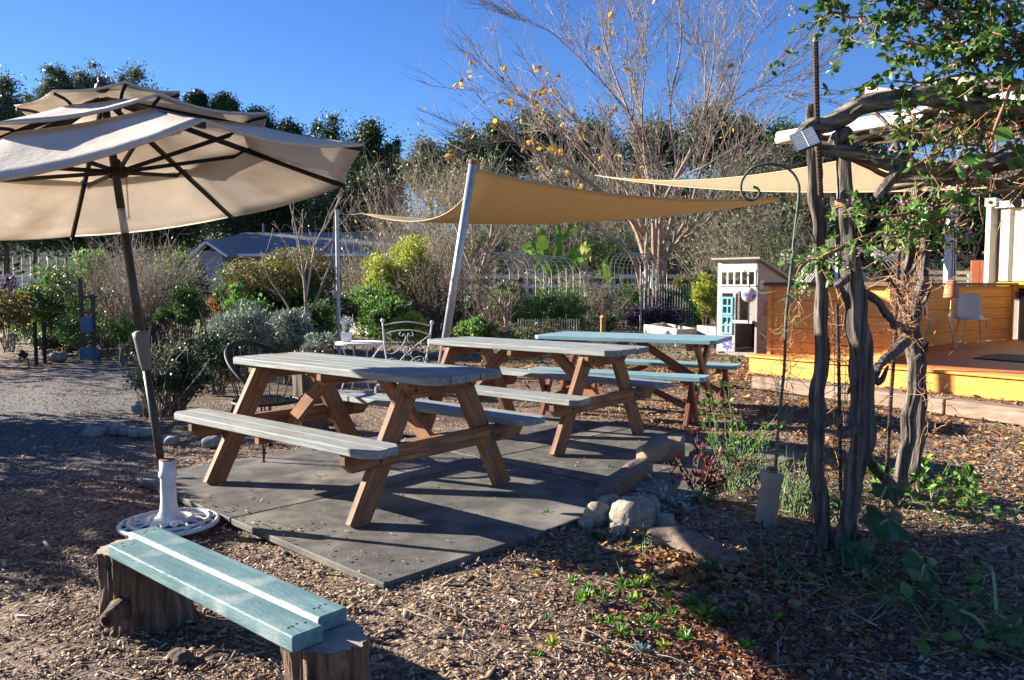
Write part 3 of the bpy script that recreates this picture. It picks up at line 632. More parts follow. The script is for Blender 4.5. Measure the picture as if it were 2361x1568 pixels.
# ================================================================ twiggy shrubs
def twig_shrub(label, u, vb, wpx, hpx, Y, n, m='twig', seed=0, leaves=None, nl=0, lsize=.06, r0=.008, group=None, name='bare_shrub', cat='shrub', arch=.12, sub=3):
    g = random.Random(seed); z0 = 0; x0 = (u-1180.5)/CF*Y*1.0; base = P(u, vb, Y); base.z = max(0, min(base.z, 0)) if base.z < 0 else 0
    W, H = PX(wpx/2, Y), PX(hpx, Y)+ (P(u, vb, Y).z if P(u,vb,Y).z > 0 else 0)
    t = thing(name, label, cat, (base.x, Y, 0), group); tw = TW(); tips = []
    for i in range(n):
        a = g.uniform(0, 6.283); s = g.random()**.6; b = Vector((base.x+W*.35*s*math.cos(a), Y+W*.35*s*math.sin(a), 0))
        d = Vector((math.cos(a)*s*W, math.sin(a)*s*W, H*g.uniform(.75,1.05))).normalized(); L_ = H*g.uniform(.6,1.05)/max(d.z,.5)
        pts = wander(b, d, L_*.95, 6, .13, g, -arch*s*.5); r = r0*g.uniform(.7,1.5); tw.path(pts, r, r*.3); tips += pts[3:]
        for k in range(sub):
            j = g.randint(1,5); q = wander(pts[j], (pts[min(j+1,6)]-pts[j-1]).normalized()+Vector((g.gauss(0,.6), g.gauss(0,.6), g.gauss(0,.4))), L_*g.uniform(.2,.45), 4, .2, g); tw.path(q, r*.5, r*.2); tips += q[2:]
            for _ in range(2): 
                q2 = wander(q[g.randint(1,3)], Vector((g.gauss(0,.7), g.gauss(0,.7), g.gauss(.3,.5))), L_*g.uniform(.08,.2), 2, .25, g); tw.path(q2, r*.35, r*.18); tips.append(q2[-1])
    tag(tw.build('branches', M[m], t), kind='stuff')
    if leaves:
        tp = np.array([tips[g.randrange(len(tips))][:] for _ in range(nl)]); tp += nr.normal(size=tp.shape)*lsize*.8; V, F = leafverts(tp, unit(nl), lsize*(.7+.6*nr.random(nl)), .45); npmesh('leaves', V, F, FM[leaves], t)
    return t
def shrub(label, u, vt, vb, wpx, Y, m, seed=0, leaf=.06, per=130, n=26, group=None, name='shrub', cat='shrub', asp=.5, cr=.3, flowers=None, nf=0, bias=(0,0,.3), fsize=.05, stems=10, zf=.9, shell=.3, fold=0):
    top = P(u, vt, Y); W = PX(wpx/2, Y); z1 = top.z; z0 = max(0, P(u, vb, Y).z)
    c = Vector((top.x, Y, (z0+z1)/2)); t = thing(name, label, cat, (top.x, Y, 0), group)
    cl = ell_clumps(c, (W*(1-cr*.8), W*zf*.8, (z1-z0)/2*(1-cr*.7)), n, min(W,(z1-z0)/2)*cr*1.2, seed, -1.0, .45)
    foliage('foliage', cl, per, leaf, FM[m], t, asp=asp, bias=bias, shell=shell, fold=fold)
    g = random.Random(seed+5); tw = TW()
    for i in range(stems):
        q = Vector(cl[g.randrange(len(cl))][:3]); b = Vector((c.x+g.uniform(-.2,.2)*W, Y+g.uniform(-.2,.2)*W, 0)); tw.path(wander(b, q-b, (q-b).length, 4, .08, g), .012, .005)
    tag(tw.build('stems', M['twig_dk'], t, n=4), kind='stuff')
    if flowers:
        k = np.array([cl[g.randrange(len(cl))][:3] for _ in range(nf)]); d = unit(nf); rr = np.array(cl)[:,3].mean(); V, F = leafverts(k+d*rr, unit(nf), fsize*(.6+.8*nr.random(nf)), .8); npmesh('blossoms', V, F, FM[flowers], t)
    return t
# left garden
shrub('leafy green shrub with small orange blossoms at the left end of the garden', 120, 590, 800, 200, 16, 'mid', 1, .075, 170, 40, flowers='orange', nf=26, fsize=.07)
shrub('tall thin green shrub under the umbrella canopy, left of the bare shrub', 215, 540, 760, 110, 17, 'bright', 2, .07, 110, 24, flowers='orange', nf=14)
shrub('yellowing shrub at the left edge beside the mauve sage', 15, 660, 800, 110, 15, 'rust', 3, .06, 130, 18)
shrub('mauve flowering sage at the left edge', 12, 635, 700, 100, 15.6, 'mauve', 4, .06, 110, 14, asp=.25)
shrub('green undergrowth shrub behind the black post lantern', 190, 680, 815, 130, 14, 'mid', 5, .05, 140, 20)
twig_shrub('big leafless grey shrub behind the umbrella pole', 330, 800, 210, 270, 15, 170, 'twig', 6, 'olive', 500, .05, sub=4)
twig_shrub('leafless brown tangle between the blue house and thin post', 840, 770, 150, 240, 22, 90, 'twig', 71, 'yellow', 200, .08, r0=.009)
twig_shrub('leafless brown tangle in front of the wire tunnel', 1130, 775, 120, 190, 18.5, 50, 'twig_dk', 72, 'olive', 300, .06, r0=.008)
twig_shrub('dry brown tangle right of the wire tunnel', 1365, 770, 140, 170, 21, 70, 'twig', 73, 'olive', 300, .07, r0=.008)
twig_shrub('thin leafless shrub with reddish tips behind the umbrella pole', 250, 790, 120, 220, 16, 70, 'twig_dk', 7)
shrub('tall yellow flowered shrub between bare shrub and blue house', 405, 535, 770, 110, 16, 'mid', 8, .07, 90, 26, flowers='autumn', nf=60, shell=.2, stems=20)
shrub('green shrub with loose upright shoots right of the blossoming one', 462, 570, 760, 70, 16.5, 'olive', 9, .06, 90, 18)
shrub('low bright green shrub beside the umbrella collar', 285, 730, 800, 80, 12.5, 'bright', 10, .05, 120, 14)
shrub('low leafy plants at the foot of the grey bare shrub', 400, 690, 760, 140, 13.5, 'mid', 11, .05, 130, 18)
shrub('dark rose bush at the edge of the path behind the black chair', 400, 790, 930, 210, 7.9, 'dark', 12, .032, 240, 40, shell=.15, stems=40, asp=.55)
shrub('dark leafy bush directly behind the black mesh chair', 500, 735, 900, 170, 9.2, 'dark', 13, .035, 230, 36, shell=.2, stems=20)
twig_shrub('sprawling thorny stems leaning over the gravel path', 360, 940, 190, 190, 7.6, 26, 'twig_dk', 14, 'mid', 330, .03, r0=.006)
shrub('grey green sage bush left of the bare sapling', 560, 690, 830, 150, 10.5, 'grey', 15, .06, 170, 30, asp=.22, shell=.25)
shrub('silvery sage bush around the foot of the bare sapling', 660, 700, 830, 150, 10.2, 'grey', 16, .07, 170, 30, asp=.2, shell=.25)
shrub('low silvery lavender mound beside the white garden table', 735, 760, 850, 110, 9.6, 'grey', 17, .05, 150, 20, asp=.2)
shrub('orange and yellow stalked plant left of the vine covered arch', 490, 665, 760, 34, 12, 'orange', 18, .07, 26, 9, asp=.25, stems=14, shell=.1)
shrub('yellow green clump at the foot of the vine covered arch', 540, 640, 760, 70, 13.5, 'bright', 19, .07, 90, 16, asp=.3)
mix = [(60,650,790,120,18.5,'gard','leafy green shrub behind the two black stakes'),(160,600,760,130,19.5,'mid','dark leafed shrub in front of the pale trellis'),(260,640,770,110,18,'olive','dusty olive shrub left of the big grey bare shrub'),(345,665,775,130,16.5,'mid','low green shrub under the bare twigs'),(520,600,760,90,20,'mid','green shrub between the flowered shrub and the vine arbour'),(430,640,770,90,14.5,'gard','fresh green shrub left of the orange stalked plant'),
 (590,690,790,90,13,'gard','green leaves at the foot of the vine arbour'),(730,690,800,90,13.2,'mid','green shrub at the right foot of the vine arbour'),(805,600,770,90,24,'olive','tall olive shrub right of the thin steel post'),(850,640,780,110,20,'gard','bright green shrub between thin post and yellow bush'),(905,690,785,120,18.5,'mid','dark green border plants under the yellow bush'),(1000,650,780,100,20.5,'olive','olive shrub right of the yellow bush'),
 (1040,640,770,80,22,'mid','leafy shrub just right of the leaning post'),(1185,640,770,80,24,'olive','dry olive shrub inside the wire tunnel'),(1330,640,770,90,25,'gard','leafy bush below the banana plant'),(1450,650,770,80,26,'mid','leafy bush behind the second wire arch'),(1575,640,760,90,26,'olive','dry bush right of the big bare trunks'),(1630,600,760,80,24,'gard','green bush behind the box bed'),(150,760,815,150,14.8,'olive','low dry edging plants at left')]
for i, (u,vt,vb,wp,Y,m,l) in enumerate(mix): shrub(l, u, vt, vb, wp, Y, m, 400+i, .065 if Y < 17 else .085, 150, 34, name='garden_shrub', cat='shrub', cr=.34, shell=.2, asp=.45, group='mixed garden shrubs', stems=14, flowers='autumn' if i % 4 == 1 else None, nf=14)
# vine covered arbour
va = thing('vine_arbour', 'rounded arbour smothered in brown and green vine behind the bare sapling', 'arbour', (P(650,660,15).x, 15, 0))
c = P(650, 660, 15); cl = ell_clumps(c, (PX(118,15), .8, PX(70,15)), 60, .28, 31, -.9, .35); foliage('vine_top', [k for k in cl if k[2] > c.z-.1], 420, .07, FM['rust'], va, asp=.3, bias=(0,0,-.8), shell=.5)
cl = ell_clumps(c-Vector((0,0,.55)), (PX(112,15), .7, PX(85,15)), 50, .3, 32, -1, .4); foliage('vine_lower', cl, 260, .075, FM['mid'], va, asp=.5, bias=(0,0,-.3))
for k in range(4):
    mb = MB(); x = c.x+(k%2*2-1)*.8; y = 15+(k//2*2-1)*.5; mb.tube([(x,y,0),(x,y,1.1)], .03, 8); mb.build('post', M['trunk'], va)
# bare sapling
def bare_tree(label, u, vb, Y, limbs, r0, m, seed, name='bare_tree', group=None, sub=(5,4), spread=.5, rs=.5, trunk_m=None):
    b = P(u, vb, Y); b.z = 0; g = random.Random(seed); t = thing(name, label, 'tree', (b.x, Y, 0), group); mb = MB(); tw = TW()
    for pts, r in limbs:
        pp_ = [P(x, y, Y+dy) for x, y, dy in pts]
        if pp_[0].z < .25: pp_[0].z = 0
        sp_ = smooth_path(pp_, 4); n = len(sp_); rr = interp([r0*r, r0*r*.22], n); mb.tube(sp_, rr, 7)
        for k in range(sub[0]):
            j = g.randint(int(n*.35), n-2); d = (sp_[j+1]-sp_[j]).normalized()+Vector((g.gauss(0,spread), g.gauss(0,spread), g.gauss(.1,spread*.6))); L_ = (sp_[-1]-sp_[0]).length*g.uniform(.2,.45)
            q = wander(sp_[j], d, L_, 5, .12, g, .04); tw.path(q, rr[j]*rs, .004)
            for _ in range(sub[1]): tw.path(wander(q[g.randint(1,4)], d+Vector((g.gauss(0,.6), g.gauss(0,.6), g.gauss(.2,.4))), L_*g.uniform(.25,.5), 3, .15, g, .05), rr[j]*rs*.5, .003)
    mb.build('trunk', M[m], t, smooth=True); tag(tw.build('twigs', M[m], t, n=4), kind='stuff'); return t
bare_tree('pale leafless sapling with upright forked stems in front of the vine arbour', 700, 800, 11.4, [([(705,800,0),(705,700,0),(700,640,0),(690,560,.1),(668,470,.1)],1),([(705,690,0),(720,600,0),(735,545,-.1),(790,450,-.2)],.7),([(708,740,0),(745,650,-.1),(765,590,-.1),(772,480,0)],.8),([(703,650,0),(680,600,.1),(645,540,.2)],.5),([(700,780,0),(660,700,.1),(620,640,.2),(600,580,.2)],.6)], .028, 'twig', 41, name='bare_sapling', sub=(4,2), spread=.35)
# far house
hs_ = thing('house', 'low blue grey house with wide grey hip roof beyond the garden', 'house', (P(640,600,44).x, 44, 0))
def hbox(name, u0, u1, v0, v1, Y, d, m, parent):
    a, b = P(u0, v0, Y), P(u1, v1, Y); mb = MB(); mb.box(((a.x+b.x)/2, Y+d/2, (a.z+b.z)/2), (b.x-a.x, d, a.z-b.z)); return mb.build(name, m, parent)
hbox('wall', 468, 900, 586, 700, 44.5, 8, M['wall_blue'], hs_)
def roof(name, pts, m, parent, d=.25):
    mb = MB(); k = len(pts); mb.add([tuple(p) for p in pts]+[(p[0],p[1],p[2]-d) for p in pts], [tuple(range(k)), tuple(range(2*k-1,k-1,-1))]+[(i,k+i,k+(i+1)%k,(i+1)%k) for i in range(k)]); return mb.build(name, m, parent)
e1, e2 = P(440,584,43.6), P(900,584,43.6); r1, r2 = P(560,536,48), P(900,536,48)
rf = roof('roof', [e1, e2, r2, r1], M['roofing'], hs_); roof('roof', [e1, r1, Vector((e1.x+.2, 53, e1.z))], M['roofing'], hs_)
ga, gb, gc, gd = P(436,588,42.5), P(530,588,42.5), P(500,548,42.5), P(470,566,42.5)
roof('gable_roof', [P(430,592,42), P(475,556,42), P(560,540,47), P(520,590,47)], M['roofing'], hs_, .12); roof('gable_roof', [P(475,556,42), P(525,590,42), P(600,580,47), P(560,540,47)], M['roofing'], hs_, .12)
mb = MB(); mb.bar(P(436,592,41.9), P(475,558,41.9), .25, .1); fa = mb.build('fascia', M['vinyl'], hs_)
mb = MB(); mb.bar(P(475,558,41.9), P(524,591,41.9), .25, .1); mb.build('fascia', M['vinyl'], hs_)
mb = MB(); mb.bar(P(525,588,43.5), P(900,588,43.5), .2, .14); mb.build('gutter', M['vinyl'], hs_)
hbox('gable_wall', 450, 515, 578, 640, 42.4, 3, M['wall_blue'], hs_)
wn_ = hbox('window', 790, 838, 592, 610, 44.3, .1, M['vinyl'], hs_); hbox('pane', 796, 812, 595, 608, 44.22, .05, M['glass'], wn_); hbox('pane', 816, 832, 595, 608, 44.22, .05, M['glass'], wn_)
hbox('chimney_pipe', 604, 608, 515, 540, 47, .15, M['wire'], hs_)
# white rail fence behind the garden
def rail_fence(label, x0, x1, Y, z1, rails, step, group=None, dark=True):
    t = thing('rail_fence', label, 'fence', (x0, Y, 0), group); mb = MB()
    for z in rails: mb = MB(); mb.box(((x0+x1)/2, Y, z), (x1-x0, .05, .16)); mb.build('rail', M['vinyl'], t)
    x = x0
    while x <= x1:
        mb = MB(); mb.box((x, Y, z1/2), (.14,.14,z1)); mb.lathe((x,Y,z1), [(.10,0),(.10,.03),(.01,.09)], 4); mb.build('post', M['vinyl'], t); x += step
    return t
rail_fence('long white rail fence behind the wire arches', -4.2, 13, 33, 1.72, (1.6,1.2,.75), 2.4)
rail_fence('white rail fence at left beyond the twiggy shrubs', -24, -5, 31, 1.5, (1.42,.95,.5), 2.4)
M['shade_net'] = mk('dark_grey_panel', [(.05,.05,.06),(.08,.08,.09)], scale=2, bump=0, rough=.9)
mb = MB(); mb.box((4.5, 33.6, .55), (17,.08,1.1)); tag(mb.build('dark_fence', M['shade_net'], origin=(4.5,33.6,0)), 'dark grey boarded barrier below the white rails', 'fence')
# yellow green bush
shrub('large yellow green bush left of the leaning steel post', 935, 540, 760, 200, 21, 'yellow', 51, .10, 330, 60, asp=.35, shell=.3, stems=30, cr=.26)
twig_shrub('brown twiggy undergrowth on the right side of the yellow green bush', 1000, 760, 160, 180, 20, 120, 'twig_dk', 52, 'olive', 400, .07, r0=.01)
twig_shrub('tall grey switchy stems rising behind the yellow green bush', 950, 760, 260, 380, 35, 150, 'twig', 53, 'yellow', 260, .11, r0=.012)
twig_shrub('tangle of grey brown stems left of the leaning post', 1070, 760, 260, 400, 36, 50, 'twig', 54, 'olive', 500, .1, r0=.012, sub=4)
twig_shrub('grey thicket between leaning post and banana plant', 1210, 760, 260, 360, 37, 50, 'twig', 55, 'olive', 900, .12, r0=.013, sub=4)
twig_shrub('grey thicket behind the banana plant', 1370, 760, 260, 380, 38, 50, 'twig', 56, 'olive', 900, .13, r0=.014, sub=4)
twig_shrub('grey thicket behind the big bare trunks', 1540, 760, 260, 360, 37, 50, 'twig', 57, 'olive', 700, .12, r0=.013, sub=4)
twig_shrub('dense grey brown thicket above the playhouse', 1700, 760, 280, 380, 26, 90, 'twig', 58, 'olive', 2600, .10, r0=.011, sub=4)
twig_shrub('grey brown thicket behind the green hanging hook', 1840, 760, 240, 330, 24, 50, 'twig', 59, 'mid', 900, .09, r0=.010, sub=4)
twig_shrub('bare red brown saplings behind the wire arches', 1300, 760, 160, 240, 27, 14, 'twig', 60, r0=.022, sub=3)
for i, (u,vt,vb,wp,Y,m,l,lf) in enumerate([(990,470,760,200,38,'olive','tall olive green shrub mass behind the leaning post'),(1120,500,760,180,37,'mid','green shrub mass behind the left end of the wire tunnel'),(1260,480,760,220,39,'olive','olive shrub mass behind the banana plant'),(1400,500,760,220,37,'mid','green shrub mass between banana plant and bare trunks'),(1560,500,760,240,36,'olive','olive shrub mass behind the big bare trunks'),(1700,470,770,240,29,'olive','olive shrub mass behind the playhouse roof'),(1800,520,770,180,27,'mid','greener shrub mass between playhouse and iron hook'),(1900,500,770,160,30,'olive','olive shrub mass behind the hoop frame'),(860,560,760,130,36,'mid','green shrub mass behind the thin steel pole')] and [(a,b,c,d,e,f,g_,.13) for a,b,c,d,e,f,g_ in [(990,470,760,200,38,'olive','tall olive green shrub mass behind the leaning post'),(1120,500,760,180,37,'mid','green shrub mass behind the left end of the wire tunnel'),(1260,480,760,220,39,'olive','olive shrub mass behind the banana plant'),(1400,500,760,220,37,'mid','green shrub mass between banana plant and bare trunks'),(1560,500,760,240,36,'olive','olive shrub mass behind the big bare trunks'),(1700,470,770,240,29,'olive','olive shrub mass behind the playhouse roof'),(1800,520,770,180,27,'mid','greener shrub mass between playhouse and iron hook'),(1900,500,770,160,30,'olive','olive shrub mass behind the hoop frame'),(860,560,760,130,36,'mid','green shrub mass behind the thin steel pole')]]):
    shrub(l, u, vt, vb, wp, Y, m, 300+i, lf, 260, 50, name='tall_shrub', cat='shrub', cr=.3, shell=.2, asp=.35, group='shrub masses behind the garden')
# garden bed plants under the arches
gp = [(880,690,775,110,19.5,'bright','broad leafed green plants in front of the yellow green bush',.10),(830,680,760,80,20,'gard','dark green plants behind the thin steel pole',.07),(950,735,790,70,14.5,'yellow','small yellow green bush behind the white iron chair',.06),
 (790,690,770,60,18,'dark','dark green plant right of the thin steel pole',.06),(1080,690,770,70,21,'gard','green plants left of the slanted young trunk',.07),(1100,755,800,90,17.5,'gard','low leafy greens behind the second picnic table',.09),(1160,680,775,80,22,'gard','green vegetable plants under the left end of the wire arch',.09),
 (1215,690,785,70,20,'bright','feathery bright green plants under the wire arch',.06),(1265,670,790,90,20.5,'gard','bushy green plants under the middle of the wire arch',.06),(1320,690,790,80,20,'gard','dark green bushy plants at the right end of the wire arch',.06),(1375,670,790,90,22,'olive','yellowing bush between the two wire arches',.07),
 (1390,740,790,60,18.5,'dark','dark low shrub beside the wooden garden chair',.05),(1445,680,770,60,24,'gard','blue green kale plants left of the big bare trunks',.10),(1560,680,760,50,24,'gard','green kale right of the big bare trunks',.09),(1595,690,765,40,23.5,'bright','curly bright kale left of the playhouse',.08),
 (1470,725,775,50,22.5,'purple','dark purple kale left of the big bare trunks',.09),(1535,722,765,70,22.5,'purple','dark purple kale right of the big bare trunks',.09),(1625,640,740,40,21,'yellow','yellow green bamboo like plant beside the playhouse',.08),(1580,650,720,50,25,'rust','dry orange brown plant in front of the terracotta stack',.08),
 (1230,760,800,120,17,'olive','dry grassy clump in front of the wire arch',.05)]
for i, (u,vt,vb,wp,Y,m,l,lf) in enumerate(gp): shrub(l, u, vt-22, vb, wp*1.5, Y, m, 100+i, lf*.85, 170, 40, cr=.34, shell=.2, name='garden_plant', cat='plant', asp=.4, stems=6, group='vegetable bed plants')
V, F, C = chips('x', 9000, 12.5, 30, .05, .14, None, seed=77, xf=.62, zlift=.03, flatness=.6); tag(npmesh('ground_cover', V, F, FM['mid']), 'low green weeds and seedlings between the garden beds', 'ground cover', kind='stuff')
# wire arches
def wire_arch(label, uL, uR, vT, vB, Y, depth, skew, n=9, m='wire', r=.009):
    a, b, tp = P(uL, vB, Y), P(uR, vB, Y), P((uL+uR)/2, vT, Y); t = thing('wire_arch', label, 'garden arch', ((a.x+b.x)/2, Y, 0)); mb = MB(); rows = []
    for i in range(n):
        s = i/(n-1); o = Vector((skew*s, depth*s, 0)); hw = (b.x-a.x)/2; cx = (a.x+b.x)/2; H = tp.z; zs = H-hw; pts = [Vector((a.x, Y, 0)), Vector((a.x, Y, zs*.6))]+[Vector((cx-hw*math.cos(k*math.pi/12), Y, zs+hw*math.sin(k*math.pi/12))) for k in range(13)]+[Vector((b.x, Y, zs*.6)), Vector((b.x, Y, 0))]
        pts = [p+o for p in pts]; mb.tube(pts, r, 5); rows.append(pts)
    for j in range(1, len(rows[0])-1): mb.tube([rw[j] for rw in rows], r*.8, 5)
    for z in (.25,.55,.85): 
        for sd in (0,-1): mb.tube([Vector((rw[sd].x, rw[sd].y, z)) for rw in rows], r*.8, 5)
    mb.build('wire_grid', M[m], t)
    for sd in (0,-1):
        for rw in (rows[0], rows[-1]): q = MB(); q.tube([rw[sd]+Vector((.03,0,0)), rw[sd]+Vector((.03,0,1.0))], .018, 6); q.build('stake', M[m], t)
    return t
wire_arch('long tunnel of arched wire mesh over the vegetable beds', 1070, 1175, 580, 770, 19.5, 3.5, 2.0, 10)
wire_arch('second wire mesh arch beside the big bare trunks', 1405, 1475, 580, 770, 22, 2.5, 1.2, 8)
def wire_panel(label, u0, u1, v0, Y, nx, nz, r=.006):
    a, b = P(u0, v0, Y), P(u1, v0, Y); t = MB()
    for i in range(nx): x = a.x+(b.x-a.x)*i/(nx-1); t.tube([(x,Y,0),(x,Y,a.z)], r, 4)
    for i in range(nz): z = a.z*(i+.5)/nz; t.tube([(a.x,Y,z),(b.x,Y,z)], r, 4)
    return tag(t.build('wire_fence', M['wire'], origin=(a.x,Y,0)), label, 'wire fence')
wire_panel('wire mesh fence right of the big bare trunks', 1520, 1600, 655, 22.5, 14, 6)
wire_panel('low wire mesh guard in front of the arch plants', 1195, 1335, 735, 17.8, 26, 5, .004)
wire_panel('pale wire trellis among the shrubs at far left', 30, 150, 592, 19, 7, 5, .012)
# banana plant
def banana(label, u, vb, Y, leaves, seed, trunk_v=620):
    b = P(u, vb, Y); b.z = 0; t = thing('banana_plant', label, 'banana plant', b[:]); g = random.Random(seed)
    mb = MB(); top = P(u, trunk_v, Y); mb.tube([b, b.lerp(top,.5), top], [.08,.06,.035], 10); mb.build('trunk', M['raw_wood'], t, smooth=True)
    for (x1,y1,x2,y2,wd,mt) in leaves:
        p0, p1, p2 = top, P(x1,y1,Y+g.uniform(-.4,.4)), P(x2,y2,Y+g.uniform(-.5,.5)); sp_ = smooth_path([p0,p1,p2], 9); mb = MB(); n = len(sp_); side = Vector((g.gauss(0,.3), g.gauss(0,.3), g.gauss(0,.5)))
        for i, p in enumerate(sp_):
            d = (sp_[min(i+1,n-1)]-sp_[max(i-1,0)]).normalized(); s = d.cross(Vector((0,-1,.25)) + side*.3).normalized(); w_ = wd*.62*math.sin(math.pi*min(1, max(0.03,(i/(n-1))))**.8)*(1+.12*g.uniform(-1,1))
            mb.v += [tuple(p+s*w_-Vector((0,0,w_*.3))), tuple(p), tuple(p-s*w_-Vector((0,0,w_*.3)))]
        for i in range(n-1): mb.f += [(i*3,i*3+1,i*3+4,i*3+3),(i*3+1,i*3+2,i*3+5,i*3+4)]
        mb.build('leaf', mt, t)
lg = mk('banana_leaf', [(.08,.18,.02),(.17,.30,.04)], scale=3, bump=0, rough=.4, transl=.4); ly = mk('pale_banana_leaf', [(.35,.40,.10),(.50,.50,.18)], scale=3, bump=0, rough=.5, transl=.4)
banana('tall banana plant with ragged bright leaves behind the wire tunnel', 1268, 770, 24, [(1250,545,1235,520,.22,lg),(1290,560,1280,505,.2,lg),(1320,580,1375,560,.2,lg),(1300,540,1345,520,.18,lg),(1240,590,1205,575,.2,lg),(1230,560,1190,590,.18,lg),(1330,590,1350,625,.17,lg),(1250,600,1225,640,.18,lg),(1290,600,1300,650,.16,lg)], 3, 640)
banana('yellow leafed banana shoot right of the tall one', 1352, 770, 23.5, [(1345,570,1352,555,.16,ly),(1358,575,1362,605,.12,ly),(1330,600,1318,640,.14,lg)], 4, 600)
banana('small dark banana plant in front of the white rails', 1408, 770, 23, [(1385,625,1360,640,.16,lg),(1395,610,1400,590,.15,lg),(1415,630,1412,660,.14,lg)], 5, 660)
# young trees by the beds
bare_tree('young tree with slanting tan trunk right of the leaning post', 1118, 775, 20, [([(1118,775,0),(1108,700,0),(1100,640,0)],1),([(1102,650,0),(1075,590,0),(1050,520,.3),(1030,450,.5)],.6),([(1102,645,0),(1120,590,0),(1135,520,-.2),(1125,440,0)],.6),([(1100,640,0),(1090,560,0),(1085,470,0)],.4)], .09, 'bark_pink', 61, sub=(7,5))
hb = bare_tree('small tree with drooping yellow green leaves behind the second table', 1166, 790, 17.6, [([(1167,790,0),(1166,745,0),(1160,715,0)],1),([(1162,720,0),(1140,690,0),(1115,665,0),(1095,640,0)],.6),([(1163,718,0),(1180,690,0),(1200,650,-.1)],.6),([(1162,716,0),(1155,670,0),(1150,620,0)],.5)], .05, 'bark_pink', 62, name='young_tree', sub=(4,2))
tips = [P(x,y,17.6+dy) for x,y,dy in [(1090,650,0),(1110,630,.1),(1125,655,0),(1150,625,0),(1160,660,0),(1200,645,-.1),(1185,670,0),(1080,690,.1),(1140,700,0),(1098,610,.2)]]; foliage('leaves', [(*p, .16) for p in tips], 38, .13, FM['olive'], hb, asp=.22, bias=(0,0,-1.2), shell=.1)
# hanging lantern, birdhouse
g_ = thing('birdhouse', 'narrow pale birdhouse hung on the right trunk of the big bare tree', 'birdhouse', P(1508,640,23.6)[:])
mb = MB(); a = P(1508,640,23.6); mb.box(a, (.2,.18,.62)); mb.build('box', M['cream_wood'], g_); mb = MB(); mb.bar(a+Vector((-.14,-.02,.33)), a+Vector((.14,-.02,.36)), .26, .03); mb.build('roof', M['raw_wood'], g_); mb = MB(); mb.lathe(a+Vector((0,-.095,-.05)), [(.035,0),(.035,.01)], 12, (0,-1,0)); mb.build('entrance_hole', M['hole'], g_)
# ================================================================ the big bare tree
BT = thing('bare_tree', 'big leafless crape myrtle with many smooth tan trunks and a wide crown of fine twigs', 'tree', (P(1495,745,24).x, 24, 0))
mb = MB(); tw = TW(); gB = random.Random(99); D0 = 24.0
stems = [([(1478,765,-.1),(1480,690,0),(1468,620,-.2),(1440,570,-.3),(1395,540,-.4),(1330,470,-.5),(1250,400,-.6)],0.106),([(1492,765,0),(1492,680,0),(1490,600,.1),(1485,540,.1),(1440,430,.2),(1370,320,.3),(1280,230,.2)],0.112),
 ([(1500,765,.1),(1512,670,.1),(1508,580,.2),(1505,500,.3),(1490,380,.4),(1450,260,.6),(1400,120,.8),(1380,0,.8)],0.119),([(1505,765,0),(1520,660,-.1),(1522,590,-.2),(1545,520,-.3),(1560,400,-.3),(1545,250,-.3),(1570,100,-.2),(1560,-60,-.2)],0.112),
 ([(1510,765,.2),(1530,640,.2),(1540,580,.3),(1585,500,.4),(1620,380,.5),(1680,240,.8),(1720,110,1),(1780,0,1.1)],0.099),([(1520,620,.2),(1560,560,.2),(1620,520,-.4),(1690,440,-.7),(1760,380,-1)],0.073),
 ([(1508,580,.2),(1515,480,.8),(1500,360,1.4),(1460,200,1.8),(1440,60,2)],0.079),([(1488,600,.1),(1460,520,.9),(1400,420,1.5),(1320,330,2),(1240,280,2.4)],0.079),([(1522,590,-.2),(1530,470,-1),(1600,330,-1.6),(1640,180,-2),(1650,40,-2.2)],0.079),
 ([(1485,540,.1),(1420,470,-.8),(1330,400,-1.4),(1200,330,-1.8),(1120,330,-2)],0.073),([(1540,580,.3),(1640,470,1),(1730,330,1.4),(1800,230,1.7)],0.066),([(1440,430,.2),(1350,350,0),(1230,240,-.2),(1130,190,-.5)],0.046),([(1450,260,.6),(1380,180,.4),(1290,90,.2),(1210,40,0)],0.040),([(1490,380,.4),(1480,260,0),(1490,120,-.4),(1470,-20,-.6)],0.046),([(1620,380,.5),(1640,280,.2),(1620,150,0),(1640,20,0)],0.040),([(1680,240,.8),(1750,200,.6),(1850,200,.4)],0.026)]
tips = []
for pts, r in stems:
    pp_ = [P(x, y, D0+dy*1.2) for x,y,dy in pts]
    if pts[0][1] > 740: pp_[0].z = -.05
    s_ = smooth_path(pp_, 5); n = len(s_); rr = interp([r, r*.72, r*.5, r*.33, r*.22, r*.12], n); mb.tube(s_, rr, 9, wob=.04)
    ln = sum((s_[i+1]-s_[i]).length for i in range(n-1))
    for k in range(15):
        j = gB.randint(int(n*(.42 if pts[0][1] > 740 else .2)), n-2); d = (s_[j+1]-s_[j]).normalized()+Vector((gB.gauss(0,.42), gB.gauss(0,.42), gB.gauss(.12,.3))); L1 = gB.uniform(1.2,3.2)*(1 if j < n*.8 else .7)
        q = wander(s_[j], d, L1, 7, .085, gB, .035); tw.path(q, min(rr[j]*.5,.03), .009); tips += q[3:]
        for _ in range(6):
            i2 = gB.randint(1,6); d2 = (q[i2]-q[i2-1]).normalized()+Vector((gB.gauss(0,.45), gB.gauss(0,.45), gB.gauss(.15,.35))); q2 = wander(q[i2], d2, gB.uniform(.5,1.5), 4, .11, gB, .05); tw.path(q2, .009, .004); tips += q2[2:]
            for _ in range(2):
                i3 = gB.randint(1,3); tw.path(wander(q2[i3], (q2[i3]-q2[i3-1]).normalized()+Vector((gB.gauss(0,.5), gB.gauss(0,.5), gB.gauss(.2,.4))), gB.uniform(.3,.8), 3, .12, gB, .06), .006, .003)
